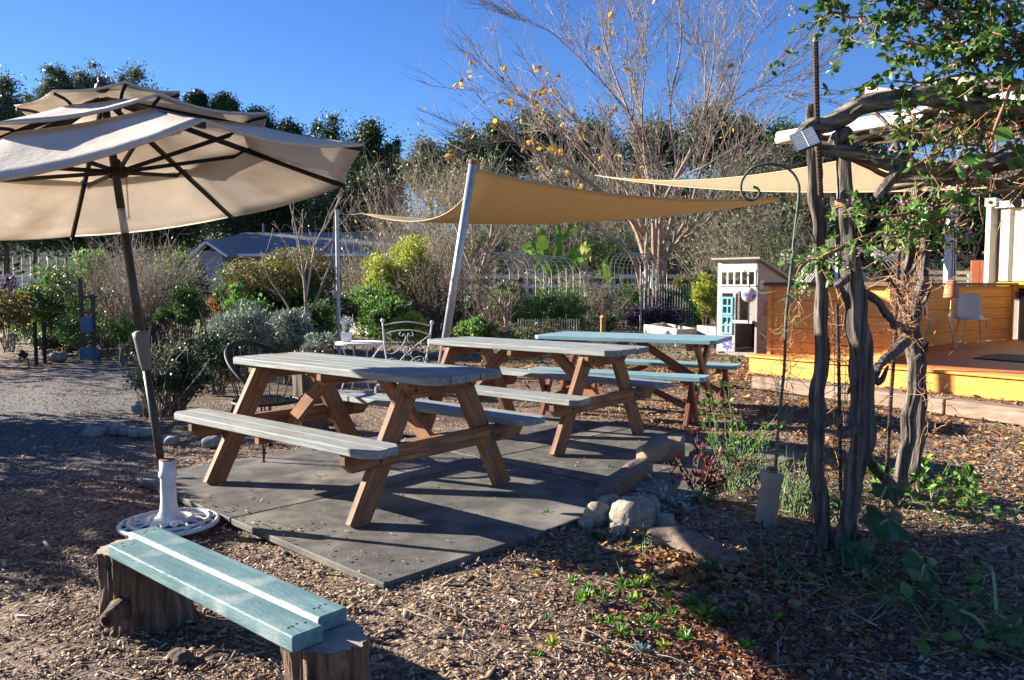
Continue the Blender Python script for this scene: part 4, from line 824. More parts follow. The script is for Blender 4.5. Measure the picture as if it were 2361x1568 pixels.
mb.build('trunk', M['bark_pink'], BT, smooth=True); tw.build('twigs', mk('fine_twigs', [(.165,.13,.105),(.265,.215,.175),(.38,.315,.26)], scale=.6, island=True, bump=0, rough=.9), BT)
lc = np.array([tips[gB.randrange(len(tips))][:] for _ in range(330)])
sel = []
for p in lc:
    u_ = 1180.5+p[0]/p[1]*CF; wgt = 1.0 if (p[2] < 7.5 and u_ < 1360) else (.22 if u_ < 1500 else .08)
    if gB.random() < wgt: sel += [p+np.array([gB.gauss(0,.12), gB.gauss(0,.12), gB.gauss(0,.1)]) for _ in range(gB.randint(1,3))]
sel = np.array(sel); V, F = leafverts(sel, unit(len(sel)), .19*(.7+.6*nr.random(len(sel))), .6, fold=.1); npmesh('leaves', V, F, FM['autumn'], BT)
twig_shrub('low crape myrtle shoots with last yellow leaves left of the tall crown', 1040, 760, 180, 420, 26, 60, 'twig', 63, 'yellow', 260, .12, r0=.014, sub=4)
# ================================================================ small things in the garden
def raised_bed(label, u0, v0, u1, v1, h, m='raw_wood', dpt=1.2):
    a, b = G(u0,v0), G(u1,v1); t = thing('raised_bed', label, 'raised bed', ((a+b)/2)[:]); d = (b-a).normalized(); n_ = Vector((-d.y, d.x, 0))*dpt
    for p, q in ((a,b),(a+n_,b+n_)): bar('board', p+Vector((0,0,h/2)), q+Vector((0,0,h/2)), .04, h, M[m], t)
    for p in (a,b): bar('board', p+Vector((0,0,h/2))+n_*.02, p+n_*.98+Vector((0,0,h/2)), .04, h, M[m], t)
    mb = MB(); c = (a+b+n_)/2; mb.bar(a+n_/2+Vector((0,0,h*.8)), b+n_/2+Vector((0,0,h*.8)), dpt*.95, .02); mb.build('soil', M['mulch'], t)
raised_bed('weathered timber bed edge behind the white iron chair', 850, 775, 925, 772, .38)
raised_bed('low grey timber bed left of the slanted young trunk', 1045, 768, 1130, 768, .35)
raised_bed('grey wooden box bed left of the playhouse', 1608, 790, 1652, 795, .38)
# cream lumber frame
lf = thing('lumber_frame', 'pale cream timber frame lying on trestles in front of the bare trunks', 'timber frame', G(1550,790)[:])
def pb_(name, u0, v0, u1, v1, Y0, Y1, w_, t_, m, par): return bar(name, P(u0,v0,Y0), P(u1,v1,Y1), w_, t_, m, par)
pb_('board', 1487,757, 1562,768, 17.5,16.2, .06,.17, M['cream_wood'], lf); pb_('board', 1562,768, 1606,764, 16.2,18, .05,.14, M['raw_wood'], lf); pb_('board', 1530,749, 1606,762, 19,18, .05,.09, M['cream_wood'], lf); pb_('board', 1487,757, 1530,749, 17.5,19, .05,.12, M['cream_wood'], lf)
for u,v,Y in ((1490,760,17.4),(1560,770,16.3),(1602,764,18)): 
    p = P(u,v,Y); bar('leg', Vector((p.x,p.y,0)), p, .06, .05, M['cream_wood'], lf)
gc_ = thing('garden_chair', 'small brown wooden chair by the vegetable beds', 'chair', G(1408,800)[:]); gp0 = G(1408,800)
for dx, dy in ((-.16,0),(.16,0),(-.13,.28),(.19,.28)): bar('leg', gp0+Vector((dx,dy,0)), gp0+Vector((dx,dy,.24)), .04, .035, M['redwood'], gc_)
mb = MB(); mb.box(gp0+Vector((.02,.14,.255)), (.40,.32,.035)); mb.build('seat', M['redwood'], gc_, bevel=.01)
mb = MB(); mb.box(gp0+Vector((-.14,.18,.43)), (.09,.22,.32)); mb.rock(gp0+Vector((-.14,.18,.59)), (.06,.11,.05), 3, amp=.01); mb.build('backrest', M['redwood'], gc_, bevel=.015)
# terracotta compost stack
tc_ = thing('brick_planter', 'dark planter box with terracotta red lid behind the dry plants', 'planter', P(1600,720,26)[:]); a = P(1598,680,26)
mb = MB(); mb.box((a.x, 26, .55), (.9,.7,1.1)); mb.build('box', M['shade_net'], tc_); mb = MB(); mb.box((a.x, 26, 1.22), (1.0,.8,.24)); mb.build('lid', mk('terracotta', [(.38,.13,.06),(.5,.2,.10)], scale=8, bump=.1), tc_, bevel=.04); M['terra'] = bpy.data.materials['terracotta']
mb = MB(); mb.box((a.x+.15, 25.58, 1.22), (.35,.02,.12)); mb.build('plaque', M['vinyl'], tc_)
# thin steel pole and leaning post
def pole(label, a, b, r, m='steel'): 
    mb = MB(); mb.tube([a, b], r, 18); mb.tube([b, b+(b-a).normalized()*.02], r*1.15, 18); return tag(mb.build('steel_post', M[m], origin=a[:], smooth=False), label, 'post')
pz = P(777,486,14.2); pole('thin upright galvanised post left of the tan sail', Vector((pz.x,14.2,0)), pz, .035)
lt = P(1090,378,11); lb = G(1010,900); lb = Vector((P(1014,868,11).x, 11, 0)); LP = thing('steel_post', 'stout galvanised post leaning right and holding up the sail corner', 'post', lb[:])
mb = MB(); mb.tube([lb, lt], .055, 20); mb.build('pipe', M['steel'], LP, smooth=True); mb = MB(); mb.tube([lt-(lt-lb).normalized()*.01, lt+(lt-lb).normalized()*.05], .058, 20); mb.build('rusty_cap', bpy.data.materials['rust'], LP)
# sails
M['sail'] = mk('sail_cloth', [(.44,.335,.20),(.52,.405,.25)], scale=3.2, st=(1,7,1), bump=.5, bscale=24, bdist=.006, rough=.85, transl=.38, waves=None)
def sail(label, A_, B2_, C_, sagA, sagB, sagC, belly, name='shade_sail'):
    """triangle with hollow edges: A-B, B-C, C-A each pulled in"""
    N_ = 26; mb = MB(); idx = {}
    cen = (A_+B2_+C_)/3
    for i in range(N_+1):
        for j in range(N_+1-i):
            a, b = i/N_, j/N_; c_ = 1-a-b; p = A_*a+B2_*b+C_*c_
            p = p+(cen-(A_+B2_)/2)*(4*a*b*sagA*(1-c_))+(cen-(B2_+C_)/2)*(4*b*c_*sagB*(1-a))+(cen-(C_+A_)/2)*(4*c_*a*sagC*(1-b))
            p.z -= belly*4*(a*b+b*c_+c_*a); idx[i,j] = len(mb.v); mb.v.append(tuple(p))
    for i in range(N_):
        for j in range(N_-i):
            mb.f.append((idx[i,j], idx[i+1,j], idx[i,j+1]))
            if i+j < N_-1: mb.f.append((idx[i+1,j], idx[i+1,j+1], idx[i,j+1]))
    t = thing(name, label, 'shade sail', C_[:]); mb.build('cloth', M['sail'], t, smooth=True, solid=.004)
    for (k0,k1) in (('A','B'),('B','C'),('C','A')):
        if k0 == 'A': pts = [Vector(mb.v[idx[N_-j, j]]) for j in range(N_+1)]
        elif k0 == 'B': pts = [Vector(mb.v[idx[0, N_-j]]) for j in range(N_+1)]
        else: pts = [Vector(mb.v[idx[j, 0]]) for j in range(N_+1)]
        q = MB(); q.tube(pts, .009, 6); q.build('hem', mk('hem_webbing', [(.42,.31,.17)], bump=0) if 'hem_webbing' not in bpy.data.materials else bpy.data.materials['hem_webbing'], t)
    return t
sA, sB, sC = P(1099,390,11), P(835,492,14), P(2060,414,15)
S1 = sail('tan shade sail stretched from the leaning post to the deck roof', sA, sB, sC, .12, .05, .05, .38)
M['rope'] = mk('rope', [(.55,.55,.52)], bump=0)
for a_, b_ in ((pz-Vector((0,0,.03)), sB), (lt, sA)): 
    q = MB(); pts = [a_.lerp(b_, i/8)-Vector((0,0,.03*math.sin(math.pi*i/8))) for i in range(9)]; q.tube(pts, .007, 6); q.build('rope', M['rope'], S1)
sA2, sB2, sC2 = P(1372,404,19), P(1975,362,12.5), P(2420,425,9.5)
M['sail1'] = M['sail']; M['sail'] = mk('sail_cloth_darkened', [(.30,.215,.125),(.37,.275,.165)], scale=3.2, st=(1,7,1), bump=.5, bscale=24, bdist=.006, rough=.85, transl=.35)  # same sail cloth, colour darkened to offset the sun shining through it
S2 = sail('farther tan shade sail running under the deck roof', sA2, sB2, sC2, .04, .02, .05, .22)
# ================================================================ deck, counter, container
M['deck_y'] = mk('yellow_cedar', [(.68,.23,.04),(.80,.32,.06),(.86,.39,.09)], scale=3, st=(1,10,10), bump=.25, bdist=.003, rough=.55, waves=('Y',3,.25,(.36,.13,.03)))
M['deck_floor'] = mk('stained_deck_boards', [(.40,.12,.03),(.55,.19,.05)], scale=3, st=(1,10,10), bump=.25, bdist=.003, rough=.6)
M['cap'] = mk('dark_brown_cap', [(.06,.032,.022),(.10,.055,.036)], scale=4, st=(1,8,8), bump=.2, rough=.6)
M['sleeper'] = mk('old_sleeper', [(.14,.09,.06),(.26,.18,.13),(.36,.27,.20)], scale=4, st=(1,9,9), bump=.9, bdist=.01, rough=.95)
K0 = G(1727,862); KR = G(2361,968); kd = Vector((.608,-.794,0)); kn = Vector((.794,.608,0))   # along the front; inwards
DK = thing('wooden_deck', 'yellow orange timber deck platform with low step and plank counter wall', 'deck', K0[:])
dz = .25
def KP(a, b, z): return K0+kd*a+kn*b+Vector((0,0,z))
bar('front_step', KP(0,.02,dz/2-.01), KP(4.6,.02,dz/2-.01), .04, dz-.02, M['deck_y'], DK); bar('step_tread', KP(-.05,.12,dz+.005), KP(4.6,.12,dz+.005), .30, .03, M['deck_y'], DK)
bar('side_board', KP(-.02,.06,dz/2-.01), KP(-.02,2.2,dz/2-.01), .04, dz-.02, M['deck_y'], DK)
c2f, c3f = Vector((6.55,12.9,0)), P(2277,560,14.99)+kd*.5; c3f.z = 0
def a_at(b):
    q = [((c-K0).dot(kd), (c-K0).dot(kn)) for c in (KP(1.80,.34,0), c2f, c3f)]
    return float(np.interp(b, [k[1] for k in q], [k[0] for k in q]))-.04
for i in range(30): bar('floor_board', KP(a_at(.35+i*.265),.35+i*.265,dz+.002), KP(7.5,.35+i*.265,dz+.002), .258, .03, M['deck_floor'], DK, bevel=.003)
bar('floor_board', KP(-.02,.45,dz+.001), KP(1.79,.45,dz+.001), .30, .03, M['deck_y'], DK)
ct = 1.262
def wall_panel(name, a, b, z0, z1, m, parent, n, normal_side):
    d = (b-a); L_ = d.length; d.normalize(); h = (z1-z0)/n
    for i in range(n):
        z = z0+h*(i+.5); off = Vector((0,0,0)); bar(name, Vector((a.x,a.y,z)), Vector((b.x,b.y,z)), .03, h-.007, m, parent, bevel=.004)
c0, c1 = KP(.10,.34,0), KP(1.80,.34,0); c2 = G(2137,797,dz); c2.z = 0; c2 = Vector((6.55,12.9,0)); c3_ = P(2277,560,14.99)+kd*.47-kn*.06; c3_.z = 0
wall_panel('counter_board', c0, c1, dz+.02, ct-.03, M['deck_y'], DK, 5, 1); wall_panel('counter_board', c1+Vector((.02,.02,0)), c2, dz+.02, ct-.03, M['deck_y'], DK, 5, 1); wall_panel('counter_board', c2+Vector((.01,.01,0)), c3_, dz+.02, ct-.03, M['deck_y'], DK, 5, 1)
for p in (c0, c1, c2, c3_): q = MB(); q.box((p.x-.01,p.y-.02,(dz+ct)/2), (.06,.06,ct-dz-.04), frame(kd)); q.build('corner_post', M['deck_y'], DK)
for a, b in ((c0, c1), (c1, c2), (c2, c3_)):
    dq = (b-a).normalized(); nq = Vector((-dq.y, dq.x, 0)); bar('backing_board', Vector((a.x,a.y,(dz+ct)/2))+nq*.024, Vector((b.x,b.y,(dz+ct)/2))+nq*.024, .012, ct-dz-.06, M['deck_floor'], DK, bevel=0)
for a, b in ((c0-kd*.06, c1+kd*.05), (c1, c2), (c2, c3_)): bar('counter_cap', Vector((a.x,a.y,ct)), Vector((b.x,b.y,ct)), .22, .05, M['cap'], DK)
# stringy cable along cap
sl0, sl1 = G(1745,893), G(2455,990)
slp = sl0.lerp(sl1, .70)
for i, (a, b) in enumerate(((sl0, slp), (slp+(sl1-sl0).normalized()*.02, sl1))): 
    o = bar('railway_sleeper', a+Vector((0,0,.07)), b+Vector((0,0,.07)), .2, .15, M['sleeper'], None, bevel=.012); tag(o, ['long weathered sleeper edging the front of the deck','shorter right hand sleeper edging the deck, past the joint'][i], 'sleeper', 'sleepers edging the deck')
# container
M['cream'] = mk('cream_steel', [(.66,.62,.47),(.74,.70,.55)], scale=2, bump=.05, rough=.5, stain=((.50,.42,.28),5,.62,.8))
M['grey_low'] = mk('grey_beige_steel_shaded', [(.20,.18,.15),(.26,.235,.20)], scale=2, bump=.05, rough=.6)  # grey beige lower wall, colour darkened in place of shade falling on it
M['yellow'] = mk('yellow_band', [(.72,.42,.02)], bump=0, rough=.5); M['black'] = mk('black_lettering', [(.015,.015,.015)], bump=0, rough=.6)
Cc = P(2277,560,14.99); Cc.z = 0; CD = thing('shipping_container', 'cream corrugated shipping container with yellow band and black letters', 'container', Cc[:])
cd = kd.copy(); cz = P(2277,468,14.99).z
def corr(name, z0, z1, m, off=0.0, L0=0.0, L1=4.2):
    mb = MB(); x = L0; prof = []; k = 0
    while x < L1: prof += [(x, -.0-off), (x+.16, -.0-off), (x+.21, .045-off), (x+.34, .045-off)]; x += .39
    for z in (z0, z1): mb.v += [tuple(Cc+cd*a+kn*b+Vector((0,0,z))) for a,b in prof]
    n = len(prof); mb.f = [(i,i+1,n+i+1,n+i) for i in range(n-1)]; return mb.build(name, m, CD)
mb = MB(); mb.box(Cc+cd*2.1+kn*1.35+Vector((0,0,cz/2)), (4.2,2.5,cz-.02), frame(cd)); mb.build('body', M['cream'], CD)
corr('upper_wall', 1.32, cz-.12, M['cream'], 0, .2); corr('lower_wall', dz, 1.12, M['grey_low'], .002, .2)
mb = MB(); mb.box(Cc+cd*2.1+kn*.02+Vector((0,0,1.215)), (4.2,.08,.17), frame(cd)); mb.build('yellow_band', M['yellow'], CD)
bar('corner_post', Cc+cd*.06+Vector((0,0,dz)), Cc+cd*.06+Vector((0,0,cz)), .14, .14, M['cream'], CD); bar('top_rail', Cc+cd*.05+Vector((0,0,cz-.05)), Cc+cd*4.2+Vector((0,0,cz-.05)), .12, .12, M['cream'], CD)
mb = MB(); mb.box(Cc+cd*.06+Vector((0,0,cz)), (.20,.20,.16), frame(cd)); cf = mb.build('corner_casting', M['cream'], CD, bevel=.02)
mb = MB(); mb.lathe(Cc+cd*.06-kn*.102+Vector((0,0,cz)), [(.035,0),(.035,.012)], 12, -kn); mb.build('casting_hole', M['hole'], cf)
for k, a in enumerate((.95, 1.15)):
    mb = MB(); mb.tube([Cc+cd*a-kn*.06+Vector((0,0,.9+.3*k)), Cc+cd*a-kn*.06+Vector((0,0,cz-.3))], .018, 8); mb.build('lock_rod', M['steel'], CD)
fc = bpy.data.curves.new('letters', 'FONT'); fc.body = 'READ'; fc.size = .235; fc.extrude = .004; fc.offset = .012; fo = bpy.data.objects.new('tmp', fc); COL.objects.link(fo)
dg = bpy.context.evaluated_depsgraph_get(); me = bpy.data.meshes.new_from_object(fo.evaluated_get(dg)); bpy.data.objects.remove(fo); me.materials.clear(); me.materials.append(M['black'])
lo = bpy.data.objects.new('lettering', me); COL.objects.link(lo); lo.parent = CD; zr = Matrix((cd, Vector((0,0,1)), -kn)).transposed()
lo.matrix_basis = Matrix.Translation(cd*.56-kn*.03+Vector((0,0,1.02))) @ zr.to_4x4(); WO[lo.name] = WO[CD.name]
# patio roof on posts
RF = thing('patio_roof', 'white corrugated metal patio roof over the deck', 'roof', (3.3,10.1,0)); ra = Vector((3.3,10.0,P(1787,318,10.0).z)); rd = kd; rn = kn
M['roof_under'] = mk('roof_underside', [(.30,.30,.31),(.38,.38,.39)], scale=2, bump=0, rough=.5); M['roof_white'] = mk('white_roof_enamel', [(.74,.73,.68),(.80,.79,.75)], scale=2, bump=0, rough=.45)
mb = MB(); n = 74; pr = []
for i in range(n): pr.append((i*.075, [0,.03,.03,0][i%4]))
for b_, dz_ in ((0,0),(5.6,.62)): mb.v += [tuple(ra+rd*a+rn*b_+Vector((0,0,h+dz_+.03))) for a,h in pr]
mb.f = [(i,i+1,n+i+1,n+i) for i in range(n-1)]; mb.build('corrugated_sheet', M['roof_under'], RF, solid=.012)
bar('front_gutter', ra+rd*-.05, ra+rd*5.6, .14, .15, M['roof_white'], RF, bevel=.03); bar('side_gutter', ra+rd*.02, ra+rn*5.6+Vector((0,0,.62)), .12, .15, M['roof_white'], RF, bevel=.03); bar('back_gutter', ra+rn*5.6+Vector((0,0,.62)), ra+rn*5.6+rd*5.6+Vector((0,0,.62)), .12, .15, M['roof_white'], RF, bevel=.03)
for a_ in (1.2, 2.8, 4.4): bar('rafter', ra+rd*a_+Vector((0,0,-.05)), ra+rd*a_+rn*5.5+Vector((0,0,.56)), .06, .12, M['roof_white'], RF)
for b_ in (1.9, 3.8): bar('cross_beam', ra+rn*b_+Vector((0,0,-.02+.11*b_)), ra+rn*b_+rd*5.5+Vector((0,0,-.02+.11*b_)), .07, .12, M['cap'], RF)
for (u, v, Y, w_) in ((2192, 560, 13.7, .14), (1938, 520, 10.95, .09)):
    p = P(u,v,Y); bar('post', Vector((p.x, p.y, dz)), Vector((p.x, p.y, 3.15)), w_, w_, mk('pale_blue_post', [(.50,.56,.62),(.58,.64,.70)], bump=0, rough=.5) if 'pale_blue_post' not in bpy.data.materials else bpy.data.materials['pale_blue_post'], RF)
# things behind the counter
bp_ = thing('red_pallet', 'two upright red boards behind the counter beside the container', 'pallet', P(2250,640,17)[:])
for u in (2248, 2268): a, b = P(u,690,17), P(u,600,17); bar('board', Vector((a.x,17,.3)), b, .03 if False else .16, .03, mk('red_board', [(.38,.10,.05),(.46,.14,.08)], bump=0) if 'red_board' not in bpy.data.materials else bpy.data.materials['red_board'], bp_, up=(0,1,0))
pb = thing('timber_rail', 'grey timber boards stacked behind the counter, left of the red boards', 'fence', P(2140,640,16)[:])
for v0 in (627, 641, 652): bar('board', P(2085,v0,16), P(2240,v0+2,16), .04, .07, M['raw_wood'], pb)
for u in (2090, 2235): a = P(u,625,16.05); bar('post', Vector((a.x,16.05,.0)), a, .05, .06, M['raw_wood'], pb)
ub_ = MB(); a = P(2163,630,12.75); ub_.box((a.x+.25, 12.75, a.z), (.16,.1,.2)); 
# hoop frame with sheet
hf = thing('hoop_frame', 'low hoop house of bent grey pipes behind the deck counter', 'hoop house', P(1950,600,17.5)[:])
for i in range(8):
    s = i/7; Y = 16.5+2.6*s; a, b = P(1822+i*4, 660, Y), P(2075+i*12, 660, Y); hw = (b.x-a.x)/2; cx = (a.x+b.x)/2; tp = P(1950,566,16.5).z; mb = MB(); mb.tube([Vector((a.x,Y,0))]+[Vector((cx-hw*math.cos(math.pi*k/14), Y, .7+(tp-.7)*math.sin(math.pi*k/14))) for k in range(15)]+[Vector((b.x,Y,0))], .014, 6); mb.build('hoop', M['wire'], hf)
mb = MB(); a = P(1850,600,17); b = P(1940,545,17); cxx = []
pl = [(1858,598),(1880,572),(1905,556),(1930,548),(1946,556)]
top = [P(u,v,16.9) for u,v in pl]; bot = [P(u+12,v+16,17.4) for u,v in pl]; mb.v = [tuple(p) for p in smooth_path(top,4)]+[tuple(p) for p in smooth_path(bot,4)]; n = len(mb.v)//2; mb.f = [(i,i+1,n+i+1,n+i) for i in range(n-1)]
mb.build('white_sheet', M['roof_white'], hf, smooth=True, solid=.01)
# deck chairs
def deck_chair(label, c, rz, shell='pale_shell'):
    t = thing('deck_chair', label, 'chair', (c.x, c.y, dz+.018), 'chairs on the deck', rz); mb = MB(); rows = []
    prof = [(-.21,.43),(-.05,.425),(.12,.43),(.19,.46),(.215,.56),(.235,.70),(.26,.84)]
    prof = smooth_path([(y,0,z) for y,z in prof], 3); n = 7
    for i, p in enumerate(prof):
        f = i/(len(prof)-1); wd = .21 if f < .6 else .21-.05*((f-.6)/.4)**2
        for j in range(n): s = (j/(n-1)*2-1); mb.v.append((p.x-(.03*s*s if f > .6 else 0), wd*s, p.z+(.012*s*s if f < .6 else 0)))
    for i in range(len(prof)-1):
        for j in range(n-1): mb.f.append((i*n+j, i*n+j+1, (i+1)*n+j+1, (i+1)*n+j))
    mb.build('seat_shell', bpy.data.materials.get(shell) or mk(shell, [(.58,.55,.50)], bump=0, rough=.45), t, local=True, smooth=True, solid=.01)
    for sx in (-.17,.16):
        for sy in (-1,1): q = MB(); q.tube([(sx*.8, sy*.15, .42), (sx*1.35, sy*.22, .0)], .009, 8); q.build('leg', M['steel'], t, local=True)
    q = MB(); q.tube([(-.23,-.22,.05),(-.23,.22,.05)], .008, 6); q.build('stretcher', M['steel'], t, local=True)
    return t
ch1 = deck_chair('white shell chair on the deck, back to the counter wall', G(2240,800,dz), R(80)); 
ch2 = deck_chair('grey seated chair on the deck behind the terracotta bell', G(2165,806,dz), R(150), 'grey_shell')
mb = MB(); dm = [G(2245,827,dz+.02), G(2300,818,dz+.02), G(2420,826,dz+.02), G(2400,838,dz+.02)]; 
pts = smooth_path(dm+[dm[0]], 4)[:-1]; ar = sum(pts[i].x*pts[(i+1)%len(pts)].y-pts[(i+1)%len(pts)].x*pts[i].y for i in range(len(pts)));
if ar < 0: pts.reverse()
mb.prism([(p.x,p.y) for p in pts], dz+.018, dz+.034); tag(mb.build('door_mat', mk('black_doormat', [(.02,.02,.02),(.05,.05,.05)], scale=60, bump=.5), origin=dm[0][:]), 'black ribbed door mat lying on the deck', 'door mat')
# ================================================================ playhouse
pY = 14.6; a = P(1652,800,pY); b = P(1744,800,pY-.55); PH = thing('playhouse', 'painted wooden playhouse with aqua window frames beside the counter', 'playhouse', (a.x, a.y, 0))
pd_ = (Vector((b.x,b.y,0))-Vector((a.x,a.y,0))).normalized(); pn = Vector((-pd_.y, pd_.x, 0)); pw_ = math.hypot(b.x-a.x, b.y-a.y); pA = Vector((a.x,a.y,0)); pH = P(1652,603,pY).z
M['ply'] = mk('whitewashed_ply', [(.36,.32,.32),(.48,.44,.43),(.58,.54,.52)], scale=4, st=(1,1,3), bump=.2, rough=.8, stain=((.48,.30,.36),2.5,.55,.75)); M['ply_side'] = mk('grey_siding', [(.26,.22,.20),(.36,.31,.28)], scale=3, st=(1,1,9), bump=.3, rough=.85)
M['aqua'] = mk('aqua_paint', [(.16,.52,.62),(.22,.60,.68)], scale=9, bump=.1, rough=.5); M['ph_in'] = mk('dark_interior', [(.05,.04,.035),(.08,.065,.055)], scale=4, bump=0, rough=.9)
def pbox(name, x0, x1, z0, z1, y0, y1, m, parent=PH, bevel=0):
    mb = MB(); c = pA+pd_*(x0+x1)/2+pn*(y0+y1)/2+Vector((0,0,(z0+z1)/2)); mb.box(c, (x1-x0, y1-y0, z1-z0), Matrix((pd_, pn, Vector((0,0,1)))).transposed()); return mb.build(name, m, parent, bevel=bevel)
W_ = pw_; pbox('front_wall', 0, .03*W_*2, .06, pH, 0, .03, M['ply']); pbox('front_wall', .06*W_, .44*W_, .06, .42*pH-.12, 0, .03, M['ply']); pbox('front_wall', .06*W_, W_, .66*pH, .74*pH, 0, .03, M['ply']); pbox('front_wall', .06*W_, W_, .90*pH, pH, 0, .03, M['ply']); pbox('front_wall', .95*W_, W_, .06, pH, .001, .031, M['ply']); pbox('front_wall', .40*W_,.46*W_,.06,.66*pH,.001,.029,M['ply'])
pbox('front_wall', .06*W_, .12*W_, .2*pH, .66*pH, .001, .03, M['ply'])
for i in range(6): pbox('window_bar', .07*W_+i*.85*W_/5, .10*W_+i*.85*W_/5, .74*pH, .90*pH, -.01, .02, M['white_paint'])
pbox('window_sill', .05*W_, .96*W_, .735*pH, .75*pH, -.02, .02, M['white_paint']); pbox('window_sill', .05*W_, .96*W_, .885*pH, .905*pH, -.012, .02, M['white_paint'])
for z0, z1 in ((.22*pH,.42*pH),(.43*pH,.62*pH)):
    f_ = pbox('window_frame', .12*W_, .15*W_, z0, z1, -.02, .01, M['aqua'])
    for x0, x1, za, zb in ((.36*W_,.40*W_,z0,z1),(.15*W_,.36*W_,z0,z0+.03),(.15*W_,.36*W_,z1-.03,z1),(.26*W_,.28*W_,z0+.03,z1-.03),(.15*W_,.36*W_,(z0+z1)/2-.012,(z0+z1)/2+.012)): pbox('glazing_bar', x0, x1, za, zb, -.018, .008, M['aqua'], f_)
pbox('counter_shelf', .46*W_, .93*W_, .345*pH, .375*pH, -.08, .1, M['ply']); pbox('doorway_panel', .80*W_, .95*W_, .375*pH, .66*pH, .0, .03, M['ply_side'])
pbox('doorway_post', .56*W_, .61*W_, .37*pH, .68*pH, -.06, -.02, M['drift_h']); pbox('back_wall', 0, W_, .05, .72*pH, 1.25, 1.28, M['ph_in']); pbox('floor', 0, W_, 0, .055, .0, 1.3, M['ply_side'])
pbox('side_wall', .001, .03, .06, .80*pH, .031, 1.25, M['ply_side'])
mb = MB(); r3 = Matrix((pd_, pn, Vector((0,0,1)))).transposed(); q = [pA+pd_*W_+pn*y+Vector((0,0,z)) for y, z in ((0,.05),(1.6,.05),(1.6,.70*pH),(0,pH))]; mb.add(q+[p-pd_*.03 for p in q], [(0,1,2,3),(7,6,5,4),(0,4,5,1),(1,5,6,2),(2,6,7,3),(3,7,4,0)]); mb.build('side_wall', M['ply_side'], PH)
mb = MB(); q = [pA+pd_*x+pn*y+Vector((0,0,z)) for x, y, z in ((-.08,-.1,pH+.03),(W_+.08,-.1,pH+.03),(W_+.08,1.7,.71*pH),(-.08,1.7,.71*pH))]; mb.add(q+[p+Vector((0,0,.03)) for p in q], [(3,2,1,0),(4,5,6,7),(0,1,5,4),(1,2,6,5),(2,3,7,6),(3,0,4,7)]); mb.build('roof', M['raw_wood'], PH)
def flower(c, r, n, m, ax, ay, nrm):
    mb = MB()
    for k in range(n):
        t = 2*math.pi*k/n; d = ax*math.cos(t)+ay*math.sin(t); s = nrm.cross(d); p = [c+d*r*.15, c+d*r*.6+s*r*.22, c+d*r, c+d*r*.6-s*r*.22]; mb.add([v+nrm*.004 for v in p], [(0,1,2,3)])
    return mb.build('painted_flower', m, PH)
pv = Vector((0,0,1)); cb = mk('blue_flower', [(.12,.14,.50)], bump=0); cr_ = mk('red_flower', [(.50,.07,.08)], bump=0); cy_ = mk('cream_flower', [(.7,.6,.4)], bump=0)
flower(pA+pd_*.27*W_-pn*.002+pv*.12*pH, .13, 8, cb, pd_, pv, -pn)
for y, z, r, m in ((.35,.50,.17,cr_),(.2,.22,.09,cr_),(.55,.30,.08,cr_),(.15,.75,.11,cy_)): flower(pA+pd_*(W_+.003)+pn*y+pv*z*pH, r, 8, m, pn, pv, pd_)
eb = P(1727,680,13.6); EB = thing('ball_ornament', 'white ceramic ball with blue circles hanging before the playhouse', 'ornament', eb[:]); mb = MB(); mb.lathe(eb-Vector((0,0,.125)), [(.125*math.sin(math.pi*i/14)+.001, .125-.125*math.cos(math.pi*i/14)) for i in range(15)], 24); mb.build('ball', M['white_iron'], EB, smooth=True)
for a_, e_ in ((-.9,.1),(.45,-.2),(-2.4,.2),(1.9,.1)):
    d = Vector((math.sin(a_)*math.cos(e_), -math.cos(a_)*math.cos(e_), math.sin(e_)))
    for r_, h_, m_ in ((.058,.112,'white_paint'),(.044,.120,None)):
        mb = MB(); mb.lathe(eb+d*h_, [(r_,0),(r_*.8,.008),(.002,.012)], 18, d); mb.build('blue_disc' if m_ is None else 'ring', cb if m_ is None else M[m_], EB)
mb = MB(); mb.tube([eb+Vector((0,0,.12)), eb+Vector((0,0,.30)), eb+Vector((0,.3,.42))], .012, 6); mb.build('hanger', M['dark_metal'], EB)
mb = MB(); mb.tube([eb-Vector((0,0,.12)), eb-Vector((0,0,.5))], .012, 6); mb.build('rod', M['dark_metal'], EB)
